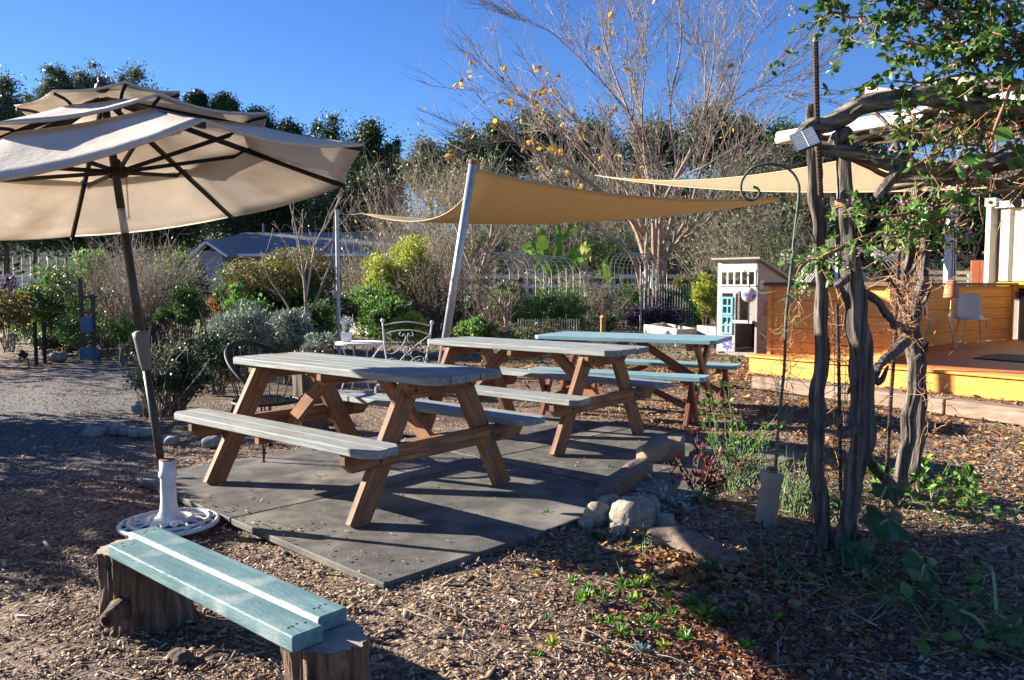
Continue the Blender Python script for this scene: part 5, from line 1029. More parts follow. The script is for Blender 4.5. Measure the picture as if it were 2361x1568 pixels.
# ================================================================ driftwood pergola
PG = thing('driftwood_pergola', 'rustic arbour of weathered grey driftwood posts and beams at right', 'pergola', G(1930,1290)[:])
def drift(name, pts, wpx, m='drift', n=14, wob=.10, parent=None, k=6, seed=0):
    """pts (u,v,Y); wpx widths in photo pixels"""
    P_ = [P(*p) for p in pts]; rr = [PX(w_/2, p[2])*.84 for w_, p in zip(wpx, pts)]; k = 12; s_ = smooth_path(P_, k); rs = interp(rr, len(s_)); g = random.Random(seed+len(pts)*7+int(pts[0][0])); n = 26; so_ = g.uniform(0,90)
    s_ = [p+Vector((mnoise.noise(p*7+Vector((so_,0,0))), mnoise.noise(p*7+Vector((0,so_,0))), 0))*.016 for p in s_]
    ph = [g.uniform(0,6.28) for _ in range(6)]; mb = MB(); up = Vector((0,-1,.2)); N_ = len(s_); tot = 0
    for i, p in enumerate(s_):
        d = (s_[min(i+1,N_-1)]-s_[max(i-1,0)]).normalized(); up = (up-d*up.dot(d)).normalized(); y = d.cross(up); tot += (s_[i]-s_[i-1]).length if i else 0
        for j in range(n):
            t = 2*math.pi*j/n; r = rs[i]*(1+.16*math.sin(2*t+ph[0]+tot*2.5)+wob*math.sin(5*t+ph[1]+tot*4)+wob*.6*math.sin(9*t+ph[2]-tot*3)+.22*mnoise.noise(Vector((math.cos(t)*1.2,math.sin(t)*1.2,tot*9+so_)))-.16*max(0,mnoise.noise(Vector((math.cos(t)*3.2,math.sin(t)*3.2,tot*2.2+so_))))+.35*max(0,mnoise.noise(Vector((math.cos(t)*.9,math.sin(t)*.9,tot*5-so_)))-.25))
            if i == 0 or i == N_-1: r *= .8
            mb.v.append(tuple(p+up*(r*math.cos(t))+y*(r*math.sin(t))))
    for i in range(N_-1):
        for j in range(n): mb.f.append((i*n+j, i*n+(j+1)%n, (i+1)*n+(j+1)%n, (i+1)*n+j))
    mb.f += [tuple(range(n-1,-1,-1)), tuple((N_-1)*n+j for j in range(n))]
    return mb.build(name, M[m], parent or PG, smooth=True)
Y1, Y2, Y3, Y4 = 3.78, 3.72, 4.55, 4.35
drift('post', [(1902,1292,Y1),(1896,1190,Y1),(1882,1100,Y1),(1878,1000,Y1),(1893,850,Y1),(1898,720,Y1),(1894,600,Y1),(1884,480,Y1),(1878,400,Y1),(1872,300,Y1),(1866,240,Y1)], [34,36,40,40,42,38,30,34,34,30,14])
drift('post', [(1925,1298,Y2),(1958,1180,Y2),(1972,1080,Y2),(1990,960,Y2),(1982,820,Y2),(1972,700,Y2),(1958,600,Y2),(1950,500,Y2),(1948,400,Y2),(1950,310,Y2)], [44,44,50,56,54,50,52,44,40,34])
drift('post_prong', [(1960,1260,Y2),(1968,1180,Y2),(1975,1100,Y2)], [22,20,12]); drift('post_prong', [(1895,1190,Y1),(1876,1130,Y1),(1868,1095,Y1)], [16,13,6])
drift('post', [(2072,1172,Y3),(2085,1060,Y3),(2100,950,Y3),(2108,850,Y3),(2102,760,Y3),(2118,680,Y3),(2132,600,Y3),(2128,520,Y3),(2120,440,Y3),(2130,380,Y3)], [36,32,30,28,32,28,24,24,22,22])
drift('post', [(2060,1170,Y3+.2),(2105,1080,Y3+.1),(2122,1000,Y3+.1),(2126,900,Y3+.1),(2122,820,Y3+.1),(2100,750,Y3),(2082,690,Y3-.05),(2090,600,Y3-.05),(2100,520,Y3-.05),(2110,420,Y3)], [22,28,28,24,22,26,22,20,20,20])
drift('branch', [(2082,760,Y3-.1),(2060,745,4.2),(2025,700,3.95),(1985,670,3.8)], [26,24,22,20]); drift('branch', [(2098,775,Y3-.1),(2075,800,4.3),(2040,830,4.1),(2008,868,3.95)], [34,30,28,24], 'drift'); drift('branch_stub', [(2010,862,3.95),(2030,880,3.95),(2048,845,4.0)], [26,20,8]); drift('branch', [(2066,1130,Y3-.05),(2030,1090,4.3),(1998,1052,4.15),(1985,1030,4.1)], [30,26,24,22])
drift('branch_stub', [(1980,985,3.7),(1945,1000,3.66),(1938,1005,3.64)], [30,30,26]); drift('branch_stub', [(1955,905,3.7),(1975,870,3.68)], [10,14])
yb = 3.7
drift('beam', [(1838,318,yb),(1868,290,yb),(1910,285,yb),(1950,265,yb),(1990,240,yb-.05),(2060,228,yb-.1),(2140,220,yb-.15),(2230,240,yb-.2),(2330,250,yb-.25),(2470,235,yb-.3)], [20,36,40,42,44,42,46,50,46,44], 'drift_h')
drift('beam', [(1880,338,yb+.02),(1930,345,yb),(1990,362,yb),(2060,375,yb),(2130,388,yb),(2200,392,yb),(2280,378,yb-.1),(2360,368,yb-.1),(2470,350,yb-.2)], [30,36,42,44,40,46,44,42,40], 'drift_h')
drift('beam', [(1795,322,5.4),(1840,312,5.2),(1900,300,5.0)], [22,24,20], 'drift_pale'); drift('beam', [(1995,216,4.3),(2040,214,4.2),(2120,212,4.1),(2200,190,4.0),(2300,195,3.9),(2470,200,3.8)], [26,20,22,26,30,30], 'drift_pale'); drift('beam', [(1842,322,yb-.03),(1870,300,yb-.03)], [14,26], 'drift_h')
drift('beam', [(2040,438,3.9),(2120,425,3.85),(2200,418,3.8),(2280,398,3.7),(2360,365,3.6),(2440,320,3.5)], [12,16,20,22,24,24], 'drift_h'); drift('beam', [(2040,415,4.3),(2130,408,4.2),(2230,412,4.1),(2330,400,4.0),(2450,385,3.9)], [22,30,34,30,30], 'drift_h'); drift('beam', [(2080,396,4.6),(2200,400,4.5),(2330,395,4.4),(2460,392,4.3)], [18,20,22,22], 'drift_h')
drift('cross_pole', [(2018,455,yb-.1),(2050,420,yb-.1),(2090,360,yb-.1),(2130,290,yb-.1),(2170,230,yb-.1),(2190,185,yb-.1)], [20,26,28,28,30,34]); drift('cross_pole', [(2015,465,yb),(2000,480,yb)], [16,10]); drift('cross_pole', [(2060,285,4.0),(2068,330,4.0),(2075,350,4.0)], [12,14,12]); drift('cross_pole', [(2110,410,4.4),(2180,330,4.2),(2240,260,4.0),(2290,200,3.9)], [16,18,18,14]); drift('cross_pole', [(2120,470,3.9),(2100,560,4.0),(2090,620,4.1)], [16,20,20]); drift('brace', [(1925,350,3.9),(1990,380,4.0),(2060,412,4.1)], [12,14,14], 'redwood'); drift('branch', [(1920,345,Y2),(1932,320,Y2-.02),(1962,300,Y2-.02)], [30,36,30]); drift('branch_stub', [(1935,500,Y2),(1922,470,Y2),(1918,455,Y2)], [18,14,8])
drift('cross_pole', [(2280,395,4.2),(2310,430,4.5),(2350,470,5.0)], [22,22,22]); drift('knob', [(1955,640,Y2-.1),(1935,655,Y2-.15),(1925,662,Y2-.15)], [22,20,14])
gq = random.Random(17)
for (a_, b_) in (((1960,330,3.7),(2200,270,3.6)),((2010,300,3.8),(2260,350,3.6)),((2060,410,3.9),(2361,330,3.4)),((2110,200,3.9),(2330,300,3.4)),((2150,430,4.1),(2400,380,3.6)),((2050,350,4.1),(2150,250,3.9)),((2180,300,3.8),(2420,210,3.4)),((2100,330,3.9),(2380,290,3.5)),((2240,420,4.0),(2300,240,3.7)),((1990,255,4.0),(2120,330,3.8)),((2170,410,3.8),(2250,330,3.7)),((1900,320,3.8),(2050,300,3.9))):
    m_ = [(a_[0]+(b_[0]-a_[0])*t+gq.uniform(-14,14), a_[1]+(b_[1]-a_[1])*t+gq.uniform(-14,14), a_[2]+(b_[2]-a_[2])*t) for t in (0,.3,.65,1)]
    drift('branch', m_, [gq.uniform(10,16), gq.uniform(9,14), gq.uniform(7,11), 5], 'drift_h')
for (a_, b_, w0) in (((2090,640,4.4),(2140,560,4.5),10),((2078,700,4.3),(2050,640,4.2),9),((2125,700,4.4),(2150,640,4.3),8),((2110,830,4.4),(2140,790,4.3),9),((2100,560,4.4),(2070,470,4.3),14),((1880,560,3.75),(1850,520,3.7),6)):
    drift('branch_stub', [a_, ((a_[0]+b_[0])/2+6, (a_[1]+b_[1])/2, (a_[2]+b_[2])/2), b_], [w0*1.3, w0, w0*.5])
def rebar(label, pts, r, m='rust', parent=PG, name='rebar'):
    P_ = smooth_path([P(*p) for p in pts], 30); mb = MB(); mb.tube(P_, [r*(1+.16*(i%2)) for i in range(len(P_))], 8); return mb.build(name, M[m] if m in M else bpy.data.materials[m], parent, smooth=False)
M['rebar'] = mk('rusty_rebar', [(.035,.022,.018),(.09,.05,.035)], scale=30, bump=.4, rough=.9)
rebar('', [(1880,96,3.68),(1882,200,3.68),(1886,330,3.69),(1892,450,3.72)], .0125, 'rebar'); rebar('', [(2044,1100,4.3),(2052,950,4.3),(2062,800,4.35),(2070,640,4.4),(2076,500,4.4)], .010, 'rebar'); rebar('', [(1940,1240,4.2),(1935,900,4.2),(1930,700,4.2)], .009, 'rebar')
# twine bindings
mb = MB(); ctr = P(1946,470,Y2)
for k in range(5): mb.tube([ctr+Vector((.042*math.cos(t), .042*math.sin(t), -.02+k*.009+.006*math.sin(t*2+k))) for t in [i*math.pi/6 for i in range(12)]], .0028, 5, closed=True)
mb.build('twine', M['rope_brown'] if 'rope_brown' in M else mk('orange_twine', [(.42,.20,.09)], bump=0), PG)
# solar panel
sp_c = P(1857,322,3.6); SPN = thing('solar_panel', 'small grey framed solar light panel clipped to the driftwood corner', 'solar panel', sp_c[:]); ax_ = (P(1885,308,3.6)-P(1830,330,3.62)).normalized(); nz_ = Vector((-.35,-.85,.40)); nz_ = (nz_-ax_*nz_.dot(ax_)).normalized(); ay_ = nz_.cross(ax_); rt = Matrix((ax_, ay_, nz_)).transposed()
mb = MB(); mb.box(sp_c, (.108,.100,.012), rt); mb.build('frame', M['bronze'], SPN, bevel=.003); mb = MB(); mb.box(sp_c+nz_*.0066, (.096,.088,.002), rt); mb.build('cells', mk('solar_cells', [(.22,.26,.30),(.30,.34,.38)], scale=3, st=(1,30,1), bump=0, rough=.15, spec=.9), SPN); mb = MB(); mb.box(sp_c+nz_*.0082, (.004,.088,.001), rt); mb.build('contact_strip', M['white_paint'], SPN)
for k in range(-3,4): mb = MB(); mb.box(sp_c+nz_*.008+ay_*k*.0125, (.096,.0008,.0008), rt); mb.build('grid_line', M['wire'], SPN)
# ================================================================ leafy climbers
M['vine_stem'] = mk('vine_stem', [(.22,.11,.06),(.36,.20,.11)], scale=8, bump=.2, rough=.8); M['green_stem'] = mk('green_stem', [(.14,.20,.08),(.24,.30,.14)], scale=8, bump=0, rough=.7)
FM['myrtle'] = leafm('crape_myrtle_leaves', (.025,.075,.015), (.06,.14,.025), (.16,.25,.05), .35, .35); FM['vine'] = leafm('vine_leaves', (.06,.16,.03), (.12,.26,.05), (.22,.36,.09), .45, .4)
def leafy(label, branches, nl, lsize, m, stem='vine_stem', name='climber', cat='climbing plant', fl=None, nf=0, spread=.16, asp=.5, r=.005, t=None, twl=.22, tpb=9):
    g = random.Random(int(branches[0][0][0])); first = P(*branches[0][0]); t = t or thing(name, label, cat, first[:]); tw = TW(); tips = []; ctr_ = []
    for br in branches:
        s_ = smooth_path([P(*p) for p in br], 6); tw.path(s_, r*1.6, r*.7)
        for k in range(tpb):
            j = g.randint(1, len(s_)-2); d = (s_[j+1]-s_[j]).normalized()*.7+Vector((g.gauss(0,.7), g.gauss(0,.7), g.gauss(.0,.6))); q = wander(s_[j], d, g.uniform(.4,1)*twl*1.6, 6, .2, g, -.02); tw.path(q, r*.6, r*.25); ctr_.append((q, d.normalized()))
    C, D = [], []
    per = max(2, nl//len(ctr_))
    for q, d in ctr_:
        for k in range(per):
            i = g.randint(1, len(q)-1); dd = (q[i]-q[i-1]).normalized(); sd = Vector((g.gauss(0,1), g.gauss(0,1), g.gauss(-.15,.8))).normalized(); ld = (dd*.5+sd).normalized(); C.append((q[i]+ld*lsize*.55)[:]); D.append(ld[:])
    C, D = np.array(C), np.array(D); V, F = leafverts(C, D, lsize*(.6+.7*nr.random(len(C))), asp, fold=.09); 
    tag(tw.build('stems', M[stem], t, n=5), kind='stuff'); npmesh('leaves', V, F, FM[m], t)
    if fl:
        cc = []
        for _ in range(nf):
            q, d = ctr_[g.randrange(len(ctr_))]; p = q[-1]; cc += [p+Vector((g.gauss(0,.012), g.gauss(0,.012), g.gauss(0,.014))) for _ in range(14)]
        cc = np.array([c_[:] for c_ in cc]); V, F = leafverts(cc, unit(len(cc)), .012, .9); npmesh('blossoms', V, F, FM[fl], t)
    return t
FM['pinkfl'] = leafm('pink_blossoms', (.40,.20,.34), (.58,.36,.50), (.62,.50,.50), .3)
leafy('overhanging crape myrtle boughs with small pink blossoms in the top right corner', [[(2500,120,3.3),(2300,60,3.4),(2150,10,3.5),(1990,-30,3.6),(1870,-20,3.7)],[(2500,180,3.3),(2330,140,3.4),(2200,120,3.5),(2080,95,3.6),(1990,85,3.7)],[(2500,60,3.2),(2380,20,3.3),(2260,-20,3.4),(2100,-60,3.6)],[(2500,240,3.4),(2370,190,3.5),(2240,170,3.55),(2130,190,3.6),(2060,185,3.6)],[(2430,120,3.3),(2330,100,3.35),(2240,60,3.5),(2180,30,3.55)],[(2420,170,3.2),(2330,200,3.4),(2260,225,3.5),(2200,240,3.5)],[(2150,10,3.5),(2060,30,3.55),(1960,40,3.6),(1890,20,3.7)],[(2330,140,3.4),(2290,90,3.3),(2230,100,3.3),(2170,90,3.4)]], 3500, .038, 'myrtle', name='crape_myrtle', cat='flowering tree', fl='pinkfl', nf=46, twl=.22, tpb=15)
leafy('crape myrtle spray with faded pink flowers across the middle of the driftwood posts', [[(2150,470,3.6),(2090,510,3.55),(2020,535,3.5),(1960,560,3.5),(1900,600,3.5)],[(2170,480,3.6),(2110,490,3.5),(2040,500,3.45),(1990,500,3.45)],[(2180,490,3.6),(2110,530,3.55),(2040,560,3.5)],[(1960,560,3.5),(1900,590,3.5),(1850,610,3.5),(1835,640,3.5)],[(2200,500,3.7),(2150,500,3.6),(2100,480,3.55)]], 800, .034, 'vine', fl='pinkfl', nf=26, twl=.13, tpb=12, name='flowering_spray')
leafy('leafy grapevine shoots hanging below the right end of the driftwood beams', [[(2500,420,3.3),(2380,430,3.35),(2280,445,3.4),(2180,470,3.5),(2080,490,3.6)],[(2450,330,3.4),(2380,350,3.4),(2290,380,3.5)],[(2330,200,3.3),(2300,280,3.3),(2270,360,3.4),(2230,450,3.4)]], 50, .075, 'vine', tpb=5, twl=.14, asp=.85, name='grapevine')
leafy('green myrtle leaves among the driftwood beams below the big boughs', [[(2240,230,3.5),(2180,250,3.5),(2120,260,3.45),(2080,270,3.4)],[(2130,300,3.5),(2090,310,3.45),(2060,290,3.4)],[(2250,300,3.5),(2200,330,3.45),(2130,370,3.4),(2100,385,3.4)],[(2330,330,3.5),(2280,300,3.45),(2240,330,3.4)],[(2400,270,3.3),(2340,250,3.35),(2280,260,3.4)]], 330, .036, 'myrtle', tpb=8, twl=.13, name='myrtle_sprig')
# dry vine tangle
def tangle(label, us, ue, v0, v1, Y, n, r, m, seed, name='dry_vine', L_=.5, jit=.35):
    g = random.Random(seed); tw = TW(); 
    for i in range(n):
        p = P(g.uniform(us,ue), g.uniform(v0,v1), Y+g.gauss(0,.12)); tw.path(wander(p, Vector((g.gauss(0,.6), g.gauss(0,.4), g.gauss(0,1))), L_*g.uniform(.4,1.2), 7, jit, g), r, r*.5)
    p = P((us+ue)/2, (v0+v1)/2, Y); return tag(tw.build(name, m, None, p[:], n=4), label, 'dry vine', kind='stuff')
M['dry_vine'] = mk('dry_vine', [(.26,.12,.05),(.42,.22,.10),(.55,.34,.18)], scale=2, island=True, bump=0)
tangle('tangle of reddish dry vine lying over the driftwood beams', 2100, 2420, 230, 430, 3.75, 130, .0026, M['dry_vine'], 1, L_=.38)
tangle('bundle of dry orange tendrils wrapped round the double post', 2060, 2110, 640, 800, 4.35, 150, .0018, M['dry_vine'], 2, L_=.16, jit=.6); tangle('dry vine stems hanging down between the two front posts', 1925, 1975, 680, 1090, 4.25, 110, .0022, M['dry_vine'], 3, L_=.34, jit=.3); tangle('brown dry tendrils hanging beside the double post', 2120, 2160, 780, 1000, 4.4, 24, .0022, M['dry_vine'], 4, L_=.2); tangle('few dry shoots standing in front of the yellow counter', 1800, 1860, 660, 900, 4.4, 14, .0022, M['dry_vine'], 5, L_=.3)
tangle('dry stems clinging to the upper double post', 2050, 2140, 470, 680, 4.45, 60, .0025, M['dry_vine'], 9, L_=.35)
# wire cage between the posts
wc = MB()
for u in (1925,1938,1951,1964): wc.tube([P(u,720,4.3), P(u-3,1080,4.3)], .0022, 4)
for v in range(730,1080,22): wc.tube([P(1922,v,4.3), P(1968,v+3,4.3)], .0018, 4)
wg = tag(wc.build('wire_trellis', M['rebar'], origin=P(1945,1080,4.3)[:]), 'rusty wire trellis between the two front driftwood posts', 'trellis')
# ================================================================ shepherd hook, clay pipe, bell, wire flower
M['verdi'] = mk('verdigris_iron', [(.06,.08,.06),(.13,.155,.12)], scale=14, bump=.3, rough=.8)
hk = thing('shepherd_hook', 'green iron shepherd hook curling over above the clay pipe', 'plant hook', G(1785,1180)[:]); Yh = 4.15
arc = [(1788,1085,Yh),(1795,980,Yh),(1808,850,Yh),(1812,740,Yh),(1822,640,Yh),(1832,540,Yh),(1842,450,Yh),(1838,415,Yh),(1815,388,Yh),(1775,378,Yh),(1735,388,Yh),(1712,415,Yh),(1709,440,Yh),(1720,458,Yh),(1738,461,Yh),(1750,450,Yh),(1748,436,Yh),(1736,430,Yh)]
hp = smooth_path([P(*p) for p in arc], 6); mb = MB(); mb.tube([Vector((hp[0].x,hp[0].y,.0))]+hp, [.009]+[.008 if i < 40 else .0068 for i in range(len(hp))], 10); mb.build('rod', M['verdi'], hk, smooth=True)
tangle('thin twining stems climbing the shepherd hook rod', 1788, 1835, 600, 1080, Yh-.02, 60, .0018, M['green_stem'], 6, L_=.22, jit=.25)
for k, (u,v,du,dv) in enumerate(((1815,465,-18,-8),(1822,480,14,12),(1812,485,-12,14))):
    mb = MB(); p = P(u,v,Yh-.02); q = P(u+du,v+dv,Yh-.03); d = q-p; s = d.cross(Vector((0,1,0))).normalized()*d.length*.35; mb.add([p, p.lerp(q,.5)+s, q, p.lerp(q,.5)-s], [(0,1,2,3)]); mb.build('iron_leaf', M['verdi'], hk, solid=.002)
# clay pipe
M['clay'] = mk('buff_clay', [(.33,.22,.15),(.46,.33,.24)], scale=8, bump=.3, rough=.9, stain=((.20,.15,.12),6,.5,.7)); cpb, cpt = G(1765,1205), P(1782,1085,4.15)
cpt = cpb+Vector((.035,.02,.26)); mb = MB(); axp = (cpt-cpb).normalized(); mb.lathe(cpb, [(.052,-.02),(.055,.0),(.053,.10),(.054,.2),(.062,.235),(.062,.265),(.052,.268),(.046,.262),(.045,.12),(.003,.12)], 28, axp); tag(mb.build('clay_pipe', M['clay'], origin=cpb[:], smooth=False), 'upright clay drain pipe holding the foot of the iron hook', 'clay pipe')
# bell
bc = P(2194,664,4.6); BL = thing('clay_bell', 'terracotta bell hanging on a wire in front of the deck chairs', 'bell', bc[:]); mb = MB(); sc_ = PX(1,4.6)
mb.lathe(bc-Vector((0,0,22*sc_)), [(17.5*sc_,0),(16.4*sc_,3*sc_),(15.8*sc_,10*sc_),(15*sc_,22*sc_),(12.5*sc_,32*sc_),(8*sc_,38*sc_),(2*sc_,41*sc_)], 28); mb.build('bell_body', M['terra'], BL, smooth=True)
mb = MB(); mb.lathe(bc-Vector((0,0,22.3*sc_)), [(15.5*sc_,0),(.5*sc_,.5*sc_)], 20); mb.build('bell_mouth', M['hole'], BL)
mb = MB(); mb.tube([bc+Vector((0,0,19*sc_)), P(2205,395,4.4)], .0015, 5); mb.build('wire', M['dark_metal'], BL)
cl0 = bc-Vector((0,0,25*sc_)); mb = MB(); mb.tube([cl0, cl0-Vector((0,0,24*sc_))], [1.2*sc_,2.2*sc_], 6)
q = cl0-Vector((0,0,24*sc_)); mb.add([q+Vector((-7*sc_,0,-16*sc_)), q, q+Vector((7*sc_,0,-16*sc_)), q+Vector((0,0,-34*sc_)), q+Vector((0,-3*sc_,-16*sc_)), q+Vector((0,3*sc_,-16*sc_))], [(0,1,4),(1,2,4),(2,3,4),(3,0,4),(1,0,5),(2,1,5),(3,2,5),(0,3,5)]); mb.build('clapper', mk('pale_clay', [(.48,.34,.24)], bump=0), BL)
# copper flower
wf = thing('copper_flower', 'copper wire flower with curly petals hanging before the pale blue post', 'hanging ornament', P(2197,560,4.4)[:]); cw = mk('copper_wire', [(.42,.20,.13)], metal=.5, rough=.5, bump=0); Yf = 4.4
for pl in ([(2200,528),(2215,515),(2236,505),(2244,515),(2238,530),(2250,542),(2262,530),(2266,518),(2258,522)],[(2202,548),(2220,552),(2240,560),(2258,556),(2262,542)],[(2202,530),(2225,525),(2237,530),(2236,545),(2222,550),(2202,545)],[(2203,558),(2220,558),(2234,565),(2228,580),(2210,578),(2200,568)],[(2202,575),(2215,588),(2235,590),(2248,575),(2244,560)],[(2198,574),(2212,592),(2230,598),(2248,588),(2256,570),(2250,556)],[(2196,530),(2182,525),(2170,520),(2165,512),(2172,505)],[(2196,540),(2178,535),(2170,540)],[(2196,570),(2180,572),(2172,565),(2168,555)],[(2196,575),(2184,584),(2175,590),(2170,582)],[(2200,528),(2205,512),(2215,498),(2222,492)],[(2196,525),(2185,512),(2172,498),(2160,495)]):
    mb = MB(); mb.tube(smooth_path([P(u,v,Yf) for u,v in pl], 5), .0032, 6); mb.build('petal', cw, wf)
for u in (2195,2201): mb = MB(); mb.tube([P(u,525,Yf), P(u,640,Yf)], .003, 6); mb.build('stem', M['dark_metal'], wf)
mb = MB(); mb.tube([P(2198,525,Yf), P(2212,400,4.3)], .0013, 5); mb.build('string', M['dark_metal'], wf)
# ================================================================ foreground bed at the right
def rock(label, u, v, w_, h_, d=None, m='rock', seed=0, amp=.12, group='rocks by the driftwood arbour', cat='rock', z=None, name='rock'):
    b = G(u, v); W = PX(w_/2, b.y); H = PX(h_/2, b.y); mb = MB(); mb.rock((b.x, b.y+(d or W)*.6, H*.78), (W, d or W*.8, H), seed, 22, 14, amp); return tag(mb.build(name, M[m], origin=b[:], smooth=True), label, cat, group)
rock('pale sunlit boulder at the left of the rock cluster', 1378, 1217, 60, 62, seed=3)
rock('small round rock wedged behind the two bigger boulders', 1408, 1180, 52, 40, seed=5)
rock('biggest grey boulder of the cluster, cracked on top', 1462, 1228, 108, 84, seed=8, amp=.16)
rock('boulder at the right of the cluster, half shaded', 1498, 1205, 56, 70, seed=12)
rock('small tan stone left of the rock cluster', 1352, 1222, 34, 30, seed=21)
rock('tan stone in front of the biggest boulder', 1425, 1240, 44, 34, seed=22)
rock('flat tan stone at the right of the rock cluster', 1535, 1222, 50, 40, seed=23)
M['log'] = mk('bare_log', [(.07,.052,.038),(.15,.115,.085),(.24,.19,.145)], scale=4, st=(1.2,9,9), bump=.7, bdist=.012, rough=.9, dist=.5); M['log_s'] = mk('smooth_log', [(.19,.135,.095),(.31,.235,.175)], scale=4, st=(1.2,7,7), bump=.6, stain=((.16,.11,.08),5,.5,.7), bdist=.01, rough=.8)
def log(label, pts, wpx, m, n=32, wob=.09):
    P_ = [G(u, v) for u, v in pts]; rr = [PX(w_/2, p.y) for w_, p in zip(wpx, P_)]; s_ = smooth_path([p+Vector((0, r*.5, r*.75)) for p, r in zip(P_, rr)], 16); rs = interp(rr, len(s_)); t = thing('log', label, 'log', P_[0][:], 'logs edging the planting bed')
    mb = MB(); g = random.Random(int(pts[0][0])); ph = [g.uniform(0,6) for _ in range(4)]; N_ = len(s_)
    up = Vector((0,-.3,1)); 
    for i, p in enumerate(s_):
        d = (s_[min(i+1,N_-1)]-s_[max(i-1,0)]).normalized(); up = (up-d*up.dot(d)).normalized(); y = d.cross(up)
        for j in range(n): a_ = 2*math.pi*j/n; q_ = p*3+Vector((math.cos(a_), math.sin(a_), ph[0]))*1.7; r = rs[i]*(1+wob*1.6*mnoise.noise(q_)+wob*mnoise.noise(q_*2.7)); r *= (.72 if i in (0,N_-1) else (.93 if i in (1,N_-2) else 1)); mb.v.append(tuple(p+up*(r*math.cos(a_))+y*(r*math.sin(a_))))
    for i in range(N_-1):
        for j in range(n): mb.f.append((i*n+j, i*n+(j+1)%n, (i+1)*n+(j+1)%n, (i+1)*n+j))
    mb.f += [tuple(range(n-1,-1,-1)), tuple((N_-1)*n+j for j in range(n))]; mb.build('wood', M[m], t, smooth=True); return t
log('smooth pale log lying against the mat edge', [(1478,1075),(1510,1072),(1545,1068),(1582,1070)], [46,62,72,74], 'log_s')
log('knotty grey log between the mats and the rock cluster', [(1388,1168),(1420,1146),(1455,1122),(1488,1098)], [44,56,58,50], 'log', wob=.1)
log('cracked brown log in front of the clay pipe', [(1492,1262),(1560,1268),(1630,1295),(1700,1320)], [48,58,58,44], 'log')
log('thin pale log lying behind the purple plant', [(1590,1060),(1660,1066),(1740,1080),(1830,1088)], [22,26,26,26], 'log_s')
rk = MB()
FM['sq'] = mk('squash_leaf', [(.02,.06,.012),(.045,.10,.022),(.09,.16,.04)], scale=8, bump=.5, bscale=20, rough=.45, transl=.25)
FM['maroon'] = leafm('maroon_leaves', (.05,.008,.012), (.12,.015,.025), (.25,.04,.06), .3)
def tuft(label, u, v, n, L_, m, seed=0, ls=None, asp=.4, rise=.8, name='leafy_plant', cat='plant', fold=.08, spread=.5, group=None, lv=3, wide=.05):
    g = random.Random(seed*7+int(u)); b = G(u, v); C = []; D = []; S = []; tw = TW()
    for i in range(n):
        a_ = g.uniform(0,6.283); s = Vector((b.x+g.gauss(0,wide), b.y+g.gauss(0,wide), 0)); d = Vector((math.cos(a_)*spread, math.sin(a_)*spread, rise*g.uniform(.5,1.2))).normalized(); q = wander(s, d, L_*g.uniform(.6,1.2), 5, .12, g, -.08); tw.path(q, .0028, .0014)
        for k in range(lv): j = g.randint(2,5) if lv > 1 else 5; dd = ((q[j]-q[j-1]).normalized()+Vector((g.gauss(0,.7), g.gauss(0,.7), g.gauss(.1,.4)))).normalized(); sz = (ls or L_*.26)*g.uniform(.65,1.3); C.append((q[j]+dd*sz*.5)[:]); D.append(dd[:]); S.append(sz)
    t = thing(name, label, cat, b[:], group); tag(tw.build('stems', M['green_stem'], t, n=4), kind='stuff'); V, F = leafverts(np.array(C), np.array(D), np.array(S), asp, fold, up=(0,0,1.4)); npmesh('leaves', V, F, FM[m], t); return t
def rosette(label, u, v, n, L_, m, asp=.35, seed=0, name='leafy_weed', cat='weed', lift=.45, group='small weeds among the wood chips', z=0):
    g = random.Random(seed*13+int(u)); b = G(u, v); C, D, S = [], [], []
    for i in range(n):
        a_ = i*2.399+g.uniform(-.2,.2); e = lift*g.uniform(.3,1.6); d = Vector((math.cos(a_)*math.cos(e), math.sin(a_)*math.cos(e), math.sin(e))); sz = L_*g.uniform(.6,1.1); C.append((b+Vector((0,0,.008+z))+d*sz*.55)[:]); D.append(d[:]); S.append(sz)
    V, F = leafverts(np.array(C), np.array(D), np.array(S), asp, .10, up=(0,0,1.6)); return tag(npmesh(name, V, F, FM[m], origin=b[:]), label, cat, group)
tuft('silver leafed mound in front of the smooth log', 1530, 1165, 34, .17, 'silver', 1, None, .42, .5, lv=5, wide=.08, spread=.8)
tuft('dark maroon leafy plant beside the smooth log', 1612, 1150, 30, .26, 'maroon', 2, .04, .35, 1.3, lv=14, wide=.05)
tuft('tall maroon flower spike beside the smooth log', 1608, 1085, 5, .26, 'maroon', 3, .05, .35, 2.5, lv=10, wide=.01)
tuft('tall thin stemmed plant with small green leaves left of the iron hook', 1690, 1120, 16, .55, 'bright', 4, .045, .5, 2.2, lv=12, wide=.07, spread=.4)
tuft('straw coloured grassy stems left of the clay pipe', 1700, 1130, 60, .26, 'olive', 5, .07, .12, 1.8, lv=2, wide=.07)
tuft('leafy young shrub behind the iron hook foot', 1740, 1080, 14, .36, 'mid', 6, .035, .5, 1.6, lv=12, wide=.08)
tuft('dry brown stalks between clay pipe and driftwood post', 1830, 1180, 70, .28, 'rust', 7, .05, .1, 2.4, lv=1, wide=.07, spread=.3)
tuft('green foliage at the foot of the front driftwood posts', 1930, 1200, 30, .2, 'mid', 8, .04, .6, 1, lv=5, wide=.12)
tuft('green leafy clump behind the double post', 2130, 1150, 34, .24, 'bright', 9, .055, .75, 1, lv=5, wide=.14)
tuft('low leafy stems right of the double post', 2210, 1180, 24, .14, 'bright', 10, .04, .7, .6, lv=4, wide=.16)
tuft('bright round leafed seedling patch at the right edge of the chips', 2240, 1150, 14, .15, 'vine', 11, None, .8, .8, lv=4, wide=.07)
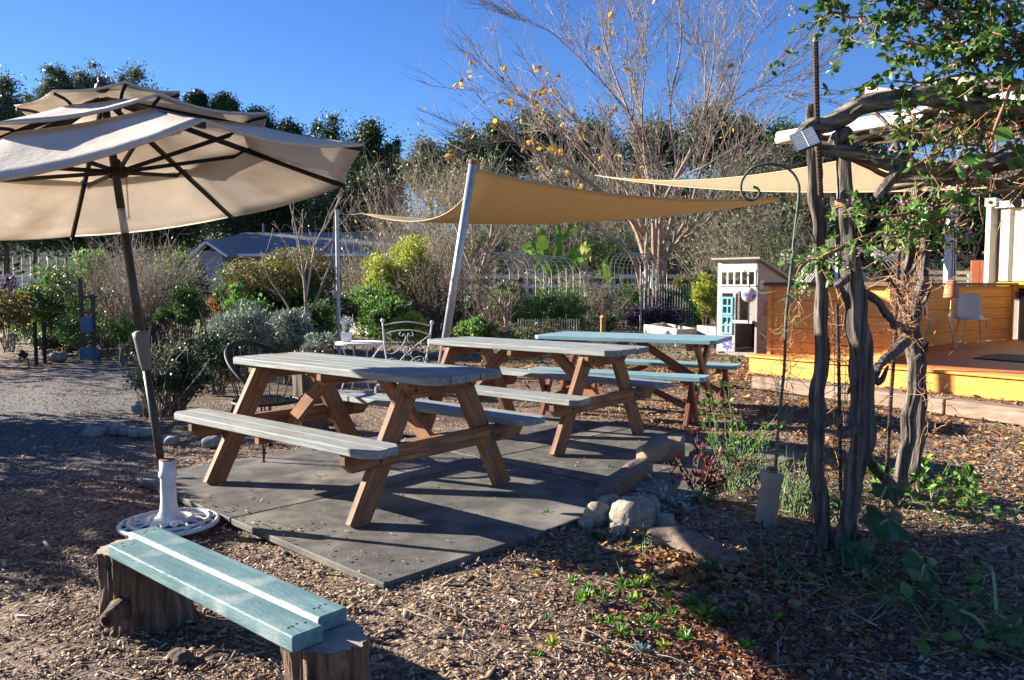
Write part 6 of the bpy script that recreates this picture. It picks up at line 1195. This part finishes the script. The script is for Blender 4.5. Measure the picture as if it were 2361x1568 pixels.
tuft('dark low foliage in the shade under the driftwood posts', 1830, 1330, 60, .13, 'dark', 12, None, .5, .7, lv=5, wide=.22)
tuft('dark weedy patch shaded in front of the boulders', 1430, 1250, 46, .09, 'dark', 13, None, .5, .6, lv=5, wide=.14)
tuft('shaded low weeds in front of the cracked log', 1560, 1330, 40, .06, 'dark', 14, None, .6, .5, lv=4, wide=.15)
tuft('trailing leafy plant in deep shade at the lower right corner', 2270, 1480, 22, .16, 'mid', 15, .06, .75, .7, lv=4, wide=.16)
tuft('dark sprawling weeds at the right edge in shade', 2150, 1330, 26, .13, 'dark', 16, .04, .6, .5, lv=4, wide=.25)
def squash(label, u, v, spec, seed=0, group='broad squash leaves'):
    b = G(u, v); t = thing('squash_plant', label, 'squash plant', b[:], group); g = random.Random(seed)
    for (du, dv, h, r, tx, ty) in spec:
        c = G(u+du, v+dv); c = Vector((c.x, c.y, h)); nrm = Vector((tx, ty, 1)).normalized(); ax = nrm.cross(Vector((0,1,0))).normalized(); ay = nrm.cross(ax); mb = MB(); n, m = 40, 6; mb.v.append(tuple(c))
        for i in range(1, m+1):
            f = i/m
            for j in range(n):
                a_ = 2*math.pi*j/n; rr = r*f*(1+.14*math.cos(5*a_)*f+.05*math.cos(13*a_+g.random()*.3)*f)*(1-.45*math.exp(-((a_-math.pi)/.28)**2)*f); hh = -.28*r*f*f+.09*r*math.sin(5*a_+1)*f+.03*r*math.sin(11*a_)*f; mb.v.append(tuple(c+ax*(rr*math.cos(a_))+ay*(rr*math.sin(a_))+nrm*hh))
        for j in range(n): mb.f.append((0, 1+j, 1+(j+1)%n))
        for i in range(m-1):
            for j in range(n): a0 = 1+i*n; mb.f.append((a0+j, a0+n+j, a0+n+(j+1)%n, a0+(j+1)%n))
        mb.build('leaf', FM['sq'], t, smooth=True); mb = MB(); mb.tube(smooth_path([b, b.lerp(c,.5)+Vector((0,0,h*.35)), c], 4), [.006]*9, 6); mb.build('stalk', M['green_stem'], t)
squash('squash leaves spreading right at the foot of the front driftwood posts', 2010, 1270, [(-30,30,.06,.10,-.1,-.5),(35,-5,.14,.11,.1,-.6),(30,-60,.2,.08,-.2,-.3)], 1)
squash('big drooping squash leaf with a yellowing rim below the others', 2120, 1360, [(10,-20,.07,.085,.3,-.8),(30,20,.03,.05,.1,-.8)], 2)
squash('shaded squash leaves at the lower right corner', 2300, 1500, [(-90,-30,.10,.05,-.1,-.7),(30,10,.10,.06,-.3,-.6),(-20,-70,.20,.045,.9,-.2)], 3)
for i, (u,v,n,L_,m,lab) in enumerate([(1565,1260,16,.055,'bright','bright rosette against the cracked log'),(1640,1330,14,.05,'mid','dark rosette below the right end of the cracked log'),(1500,1262,9,.03,'bright','tiny green sprout left of the cracked log'),(1263,1192,10,.035,'bright','green sprout at the edge of the rubber mat'),(1350,1385,22,.03,'bright','feathery green sprig nearest the middle foreground'),(1440,1360,26,.032,'bright','row of feathery weeds in the lit chips'),(1480,1350,26,.032,'yellow','yellow green weed right of the feathery row'),(1625,1432,18,.052,'bright','broad leafed weed in the lit litter'),(1680,1440,14,.04,'mid','leafy weed right of the broad leafed one'),(1500,1445,16,.03,'bright','small weed between the two leafy weeds'),(1480,1510,14,.03,'silver','blue green sprout close to the lower edge'),(1580,1480,14,.028,'bright','tiny weed in reddish litter'),(1530,1500,12,.026,'yellow','yellowish sprout in reddish litter'),(1400,1515,10,.025,'mid','lowest small weed in the middle foreground'),(1320,1350,12,.028,'bright','faint sprig left of the feathery row'),(1240,1520,9,.022,'bright','tiny sprout in the bare chips'),(1590,1400,14,.03,'bright','sprout above the broad leafed weed'),(1720,1500,14,.03,'bright','sprout at the border of the shadow'),(1405,1085,12,.03,'mid','little dark sprout growing through the mat seam'),(600,1165,6,.025,'bright','tiny blade tuft on the mat under the near table'),(1380,1250,16,.04,'mid','weeds in the shade left of the boulders')]):
    rosette(lab, u, v, int(n*1.5), L_*1.45, m, .32, i, lift=.75)
gw = random.Random(44)
for i in range(46):
    u, v = gw.gauss(1500, 120), gw.gauss(1400, 55)
    if v < 1325 or v > 1560: continue
    rosette('tiny feathery weed dotted in the sunlit reddish litter', u, v, gw.randint(12,24), gw.uniform(.022,.045), gw.choice(['bright','bright','gard','yellow']), .3, 60+i, name='feathery_weed', lift=.9, group='feathery weeds in the lit patch')
# leaf litter
def litter(name, label, n, area, s0, s1, m, seed, z=.012):
    g = np.random.default_rng(seed); us = area[0]+(area[1]-area[0])*g.random(n); vs = area[2]+(area[3]-area[2])*g.random(n)
    a_ = G(area[0], area[2]); pts = np.array([G(u, v)[:] for u, v in zip(us, vs)]); 
    if area[4:]: pts = np.stack([area[4]+g.normal(size=n)*area[6], area[5]+g.normal(size=n)*area[7], np.zeros(n)], 1)
    keep = off_mat(pts); pts = pts[keep]; n = len(pts); pts[:,2] = z+g.random(n)*.014+gz(pts[:,0], pts[:,1])*np.clip((14-pts[:,1])/4,0,1)
    D = unit(n, g); D[:,2] *= .35; D /= np.linalg.norm(D, axis=1)[:,None]; V, F = leafverts(pts, D, s0+(s1-s0)*g.random(n), .62, .16, up=(0,0,1.2)); return tag(npmesh(name, V, F, m), label, 'leaf litter', kind='stuff')
litter('leaf_litter', 'orange brown curled leaf litter in the foreground bed', 1100, (0,1,1500,1501, 1.05,3.35,.55,.42), .014, .042, M['litter'], 4)
litter('leaf_litter', 'fallen leaves strewn between the tables and the deck', 5200, (1200,2361,0,0)[:0]+(0,1,1500,1501, 3.4,7.6,1.5,1.9), .025, .065, M['litter'], 5)
litter('leaf_litter', 'drift of fallen leaves around the far table and playhouse', 2600, (0,1,1500,1501, 2.2,11.8,1.6,1.2), .04, .09, M['litter'], 6)
M['redlit'] = mk('red_brown_litter', [(.10,.03,.015),(.24,.085,.04),(.40,.18,.09)], scale=3, island=True, bump=0, rough=.8, transl=.2)
litter('leaf_litter', 'reddish dead leaf and stem litter around the small weeds', 1500, (0,1,1500,1501, .85,2.75,.28,.22), .012, .034, M['redlit'], 9)
litter('leaf_litter', 'big dry tan leaves heaped along the cracked log', 240, (0,1,1500,1501, .92,3.45,.22,.14), .035, .075, M['litter'], 10, .02)
tw = TW(); gg = random.Random(12)
for i in range(150):
    y = 2.2+gg.random()**1.5*4; p = Vector((gg.uniform(-.6,.62)*y, y, .02)); q = wander(p, (gg.gauss(0,1), gg.gauss(0,1), 0), gg.uniform(.08,.38), 4, .12, gg); q = [Vector((a_.x, a_.y, .012+.012*gg.random())) for a_ in q]
    if off_mat(np.array([q[0][:]]))[0] and off_mat(np.array([q[-1][:]]))[0]: tw.path(q, gg.uniform(.0015,.004), .001)
tag(tw.build('fallen_twigs', M['twig'], n=5), 'thin dry twigs lying on the chips', 'twigs', kind='stuff')
def small_rocks(items, m, group, cat='rock'):
    for i, (u, v, w_, h_, l) in enumerate(items): rock(l, u, v, w_, h_, m=m, seed=40+i+int(u), group=group, name='stone')
small_rocks([(212,1008,48,26,'blue grey stone at the left end of the path edging'),(256,1003,38,32,'upright pale stone in the path edging'),(284,1004,30,20,'third stone of the path edging from the left'),(306,1008,30,22,'greenish stone of the path edging'),(332,1008,32,18,'stone tucked against the umbrella pole'),(392,1025,34,20,'pale oval stone right of the umbrella pole'),(325,955,56,30,'grey stone at the edge of the dark rose bush'),(484,1032,44,28,'light stone beyond the left leg of the near table')], 'rock_grey', 'stones edging the gravel path')
small_rocks([(12,790,40,24,'brown stone at the far left of the garden edge'),(75,793,24,12,'small pale stone beside the black stakes'),(125,832,44,22,'flat round stone in front of the leafy shrub'),(105,822,26,18,'small stone next to the black stakes'),(640,985,50,30,'rounded stone visible beneath the near table'),(750,978,44,26,'stone seen beyond the near table legs'),(700,990,30,18,'small stone among the ones beyond the table'),(800,995,36,24,'stone beside the far leg of the near table')], 'rock', 'stones along the garden edge')
rock('dark lump of bark lying near the stump bench', 410, 1535, 60, 30, m='trunk', seed=77, amp=.3, group=None, cat='bark lump', name='bark_lump')
# ================================================================ chairs and table behind the near table
bk = thing('mesh_chair', 'black metal garden chair with curved rod back behind the near table', 'chair', (-1.80,5.85,0)); cc = Vector((-1.80,5.85,0)); face = Vector((.86,-.51,0)).normalized(); lft = Vector((-face.y, face.x, 0)); bm_ = M['dark_metal']
def cpt_(f, l, z): return cc+face*f+lft*l+Vector((0,0,z))
sr = .235; seat = [cpt_(sr*math.cos(t)*1.0, sr*math.sin(t), .405) for t in [i*math.pi/18 for i in range(36)]]; mb = MB(); mb.tube(seat, .011, 8, closed=True); mb.build('seat_ring', bm_, bk)
mb = MB()
for i in range(-10,11):
    o = i*.0215; h = math.sqrt(max(0,sr*sr-o*o)); mb.tube([cpt_(-h,o,.402), cpt_(h,o,.402)], .0022, 4); mb.tube([cpt_(o,-h,.4035), cpt_(o,h,.4035)], .0022, 4)
mb.build('seat_mesh', bm_, bk)
hoop = [cpt_(-.03+.30*math.cos(t)*1.0 if False else .10-.36*math.sin(t)*1.0, .30*math.cos(t), .60+.22*math.sin(t)) for t in [math.pi*i/24 for i in range(25)]]; hoop = [cpt_(.17,.285,.56)]+hoop+[cpt_(.17,-.285,.56)]
mb = MB(); mb.tube(smooth_path(hoop,3), .013, 10, sq=1.6); mb.build('back_hoop', bm_, bk)
for i in range(2, 23, 2): t_ = math.pi*i/24; p = cpt_(.10-.36*math.sin(t_), .30*math.cos(t_), .60+.22*math.sin(t_)); q = cpt_(-.215*math.sin(t_)+.02, .215*math.cos(t_), .41); mb = MB(); mb.tube(smooth_path([p, p.lerp(q,.5)+(p-q).cross(lft).normalized()*.0-face*.02*math.sin(t_), q],4), .004, 6); mb.build('back_rod', bm_, bk)
for sf, sl in ((1,1),(1,-1),(-1,1),(-1,-1)):
    mb = MB(); mb.tube(smooth_path([cpt_(sf*.14, sl*.17, .40), cpt_(sf*.20, sl*.22, .20), cpt_(sf*.235, sl*.245, .02)],4), .008, 8); mb.tube(smooth_path([cpt_(sf*.18, sl*.13, .40), cpt_(sf*.20, sl*.19, .2), cpt_(sf*.235, sl*.245, .02)],4), .006, 8); mb.tube([cpt_(sf*.235, sl*.245, .0), cpt_(sf*.235, sl*.245, .025)], .022, 10); mb.build('leg', bm_, bk)
for sl in (1,-1): mb = MB(); mb.tube(smooth_path([cpt_(.17, sl*.285, .56), cpt_(.19, sl*.27, .48), cpt_(.12, sl*.2, .405)],4), .008, 8); mb.build('arm', bm_, bk)
# white iron chair
Yc = 8.7; wi = M['white_iron']; wc_ = thing('iron_chair', 'white wrought iron chair back with scrolls and crossed bars', 'chair', (P(940,900,Yc).x, Yc, 0))
def wt(name, pts, r=.009, parent=wc_, dy=0): mb = MB(); mb.tube(smooth_path([P(u,v,Yc+dy) for u,v in pts], 5), r*.75, 8); return mb.build(name, wi, parent, smooth=True)
zb_ = lambda u: P(u, 657+CH/Yc*CF, Yc)
for pts in ([(882,742),(887,800),(893,850),(894,950)],[(996,746),(988,800),(975,870),(972,955)]): wt('upright', pts, .012)
for u,v in ((882,739),(996,744)): mb = MB(); c = P(u,v,Yc); mb.rock(c, (.022,.022,.024), 1, 12, 8, 0); mb.build('finial', wi, wc_, smooth=True)
wt('top_rail', [(882,750),(910,745),(940,742),(970,746),(996,752)], .009); wt('second_rail', [(886,770),(912,763),(940,761),(968,764),(993,773)], .009)
wt('cross_bar', [(898,862),(940,812),(992,772)], .007); wt('cross_bar', [(888,773),(935,808),(975,850)], .007)
wt('scroll', [(924,765),(921,772),(927,775),(932,770),(935,780),(925,800),(905,815),(890,812),(893,803)], .006); wt('scroll', [(950,765),(953,772),(945,775),(942,768),(940,785),(955,800),(975,812),(985,808),(983,800),(976,802)], .006); wt('scroll', [(897,828),(905,826),(915,830),(925,838),(932,850),(934,862)], .006); wt('scroll', [(984,820),(986,830),(978,832),(976,824),(965,822),(950,830),(940,848),(937,862)], .006)
mb = MB(); cr0 = P(940,809,Yc); mb.tube([cr0+Vector((.045*math.cos(t),0,.045*math.sin(t))) for t in [i*math.pi/12 for i in range(24)]], .006, 8, closed=True); mb.build('ring', wi, wc_)
sz_ = P(935,880,Yc).z; mb = MB(); cx0 = P(935,880,Yc); q = [cx0+Vector((dx,dy,0)) for dx,dy in ((-.20,0),(.19,0),(.24,-.42),(-.25,-.42))]; mb.add(q+[p+Vector((0,0,.02)) for p in q], [(3,2,1,0),(4,5,6,7),(0,1,5,4),(1,2,6,5),(2,3,7,6),(3,0,4,7)]); mb.build('seat', wi, wc_, bevel=.006)
for dx, dy in ((-.20,0),(.19,0),(.24,-.42),(-.25,-.42)): mb = MB(); mb.tube([cx0+Vector((dx,dy,0)), Vector((cx0.x+dx*1.05, cx0.y+dy*1.05, 0))], .011, 8); mb.build('leg', wi, wc_)
for pts in ([(888,790),(866,815),(850,838)],): wt('arm', pts, .008, dy=-.2)
# white garden table with lavender
Yt = 9.4; ta = P(830,790,Yt); tt = thing('garden_table', 'small cream garden table with thin legs beside the steel post', 'table', (ta.x, Yt, 0)); mb = MB(); mb.lathe(Vector((ta.x,Yt,ta.z-.02)), [(.28,0),(.285,.008),(.285,.028),(.27,.032)], 36); 
for i in range(len(mb.v)): x,y,z = mb.v[i]; mb.v[i] = (x, Yt+(y-Yt)*1.0, z)
mb.build('top', mk('cream_enamel', [(.60,.58,.48),(.70,.68,.58)], scale=6, bump=0, rough=.5), tt)
for k in range(4): a_ = k*math.pi/2+.6; mb = MB(); mb.tube(smooth_path([Vector((ta.x+.22*math.cos(a_), Yt+.22*math.sin(a_), ta.z-.02)), Vector((ta.x+.16*math.cos(a_), Yt+.16*math.sin(a_), ta.z*.5)), Vector((ta.x+.25*math.cos(a_), Yt+.25*math.sin(a_), 0))],4), .009, 8); mb.build('leg', wi, tt)
tz = ta.z+.012; pc = P(799,778,Yt-.05); pc.z = tz; lv_ = thing('lavender_pot', 'small white square pot of lavender on the cream garden table', 'potted plant', pc[:]); mb = MB(); mb.add([pc+Vector((sx*r,sy*r,z)) for r,z in ((.045,0),(.055,.11)) for sx,sy in ((-1,-1),(1,-1),(1,1),(-1,1))], [(3,2,1,0),(0,1,5,4),(1,2,6,5),(2,3,7,6),(3,0,4,7),(4,5,6,7)]); mb.build('pot', M['white_paint'], lv_, bevel=.004)
gl = random.Random(3); tw = TW(); C, D = [], []
for i in range(46):
    q = wander(pc+Vector((gl.uniform(-.03,.03), gl.uniform(-.03,.03), .11)), Vector((gl.gauss(0,.25), gl.gauss(0,.25), 1)), gl.uniform(.10,.21), 4, .06, gl); tw.path(q, .0025, .0015)
    for k in range(12): j = gl.randint(2,4); C.append((q[j]+Vector((gl.gauss(0,.006), gl.gauss(0,.006), gl.uniform(-.02,.015))))[:]); D.append((gl.gauss(0,.4), gl.gauss(0,.4), 1))
tag(tw.build('stems', M['green_stem'], lv_, n=4), kind='stuff'); D = np.array(D); D /= np.linalg.norm(D,axis=1)[:,None]; V, F = leafverts(np.array(C), D, .018, .5); npmesh('flowers', V, F, leafm('lavender', (.30,.28,.40), (.45,.43,.55), (.60,.58,.66), .2), lv_)
# wooden turned chair top with red knobs + stump behind
rc = thing('turned_stool', 'dark stump stool with red turned knobs behind the near table top', 'stool', (P(700,900,6.9).x, 6.9, 0)); 
for u in (684,702,731,748):
    b_ = P(u, 822, 6.9); mb = MB(); mb.lathe(b_-Vector((0,0,.10)), [(.016,0),(.014,.10),(.020,.105),(.010,.115),(.018,.125),(.022,.138),(.018,.150),(.006,.156)], 14); mb.build('knob', mk('red_knob', [(.30,.07,.04)], bump=0, rough=.4) if 'red_knob' not in bpy.data.materials else bpy.data.materials['red_knob'], rc, smooth=True)
c_ = P(712, 860, 6.9); mb = MB(); mb.tube([Vector((c_.x,6.9,0)), Vector((c_.x+.01,6.9,.3)), Vector((c_.x,6.9,P(700,836,6.9).z))], [.17,.14,.145], 18, wob=.1); mb.build('stump', M['trunk'], rc)
# lantern post left
lp = G(205,828); ln = thing('post_lantern', 'weathered double post with a blue hanging lantern box at left', 'lantern', lp[:])
for dx in (-.10,.10): bar('post', lp+Vector((dx,0,0)), lp+Vector((dx,0,1.35 if dx < 0 else 1.1)), .05, .05, M['trunk'], ln)
for z in (.35,.78,1.05): bar('crossbar', lp+Vector((-.17,0,z)), lp+Vector((.17,0,z)), .04, .04, M['trunk'], ln)
mb = MB(); mb.box(lp+Vector((.02,-.05,.58)), (.18,.12,.26)); mb.build('lantern_box', mk('blue_enamel', [(.06,.10,.20),(.10,.16,.28)], bump=0, rough=.5), ln, bevel=.01); mb = MB(); mb.box(lp+Vector((.03,-.05,.10)), (.24,.2,.2)); mb.build('base_box', bpy.data.materials['blue_enamel'], ln, bevel=.01)
for i, (u, l) in enumerate(((84,'left of the two thin black stakes at the garden edge'),(104,'right of the two thin black stakes at the garden edge'))): p = G(u, 840-i*4); mb = MB(); mb.box(p+Vector((0,0,.33)), (.04,.04,.68)); mb.build('x', bm_).name; o = bpy.data.objects['x']; o.name = 'garden_stake'; tag(o, l, 'stake', 'black stakes')
sl_ = G(68,850); sg = thing('spotlight', 'small black spotlight on a spike beside the path at left', 'spotlight', sl_[:]); mb = MB(); mb.tube([sl_, sl_+Vector((-.02,0,.16))], .012, 8); mb.build('spike', bm_, sg); mb = MB(); mb.lathe(sl_+Vector((-.03,0,.17)), [(.03,0),(.045,.05),(.055,.12),(.045,.122)], 14, (-.6,-.3,.6)); mb.build('lamp_head', bm_, sg)
# trees outside the left edge that shade the path
def side_tree(label, x, y, h, w_, seed, m='dark'):
    t = thing('shade_tree', label, 'tree', (x,y,0), 'trees just left of the picture'); cl = ell_clumps(Vector((x,y,h*.6)), (w_,w_,h*.42), 40, w_*.32, seed, -.9); foliage('crown', cl, 150, .11, FM[m], t, shell=.3); mb = MB(); mb.tube([(x,y,0),(x+.1,y,h*.4),(x,y,h*.8)], [.12,.09,.03], 8); mb.build('trunk', M['trunk'], t)
side_tree('leafy tree outside the left edge, nearest the path', -7.4, 7.6, 1.9, 1.3, 1); side_tree('leafy tree outside the left edge, farther along the path', -10.2, 13.2, 3.2, 2.0, 2); side_tree('low leafy bush outside the left edge, beside the stump bench', -5.5, 5.15, 1.30, .95, 3)
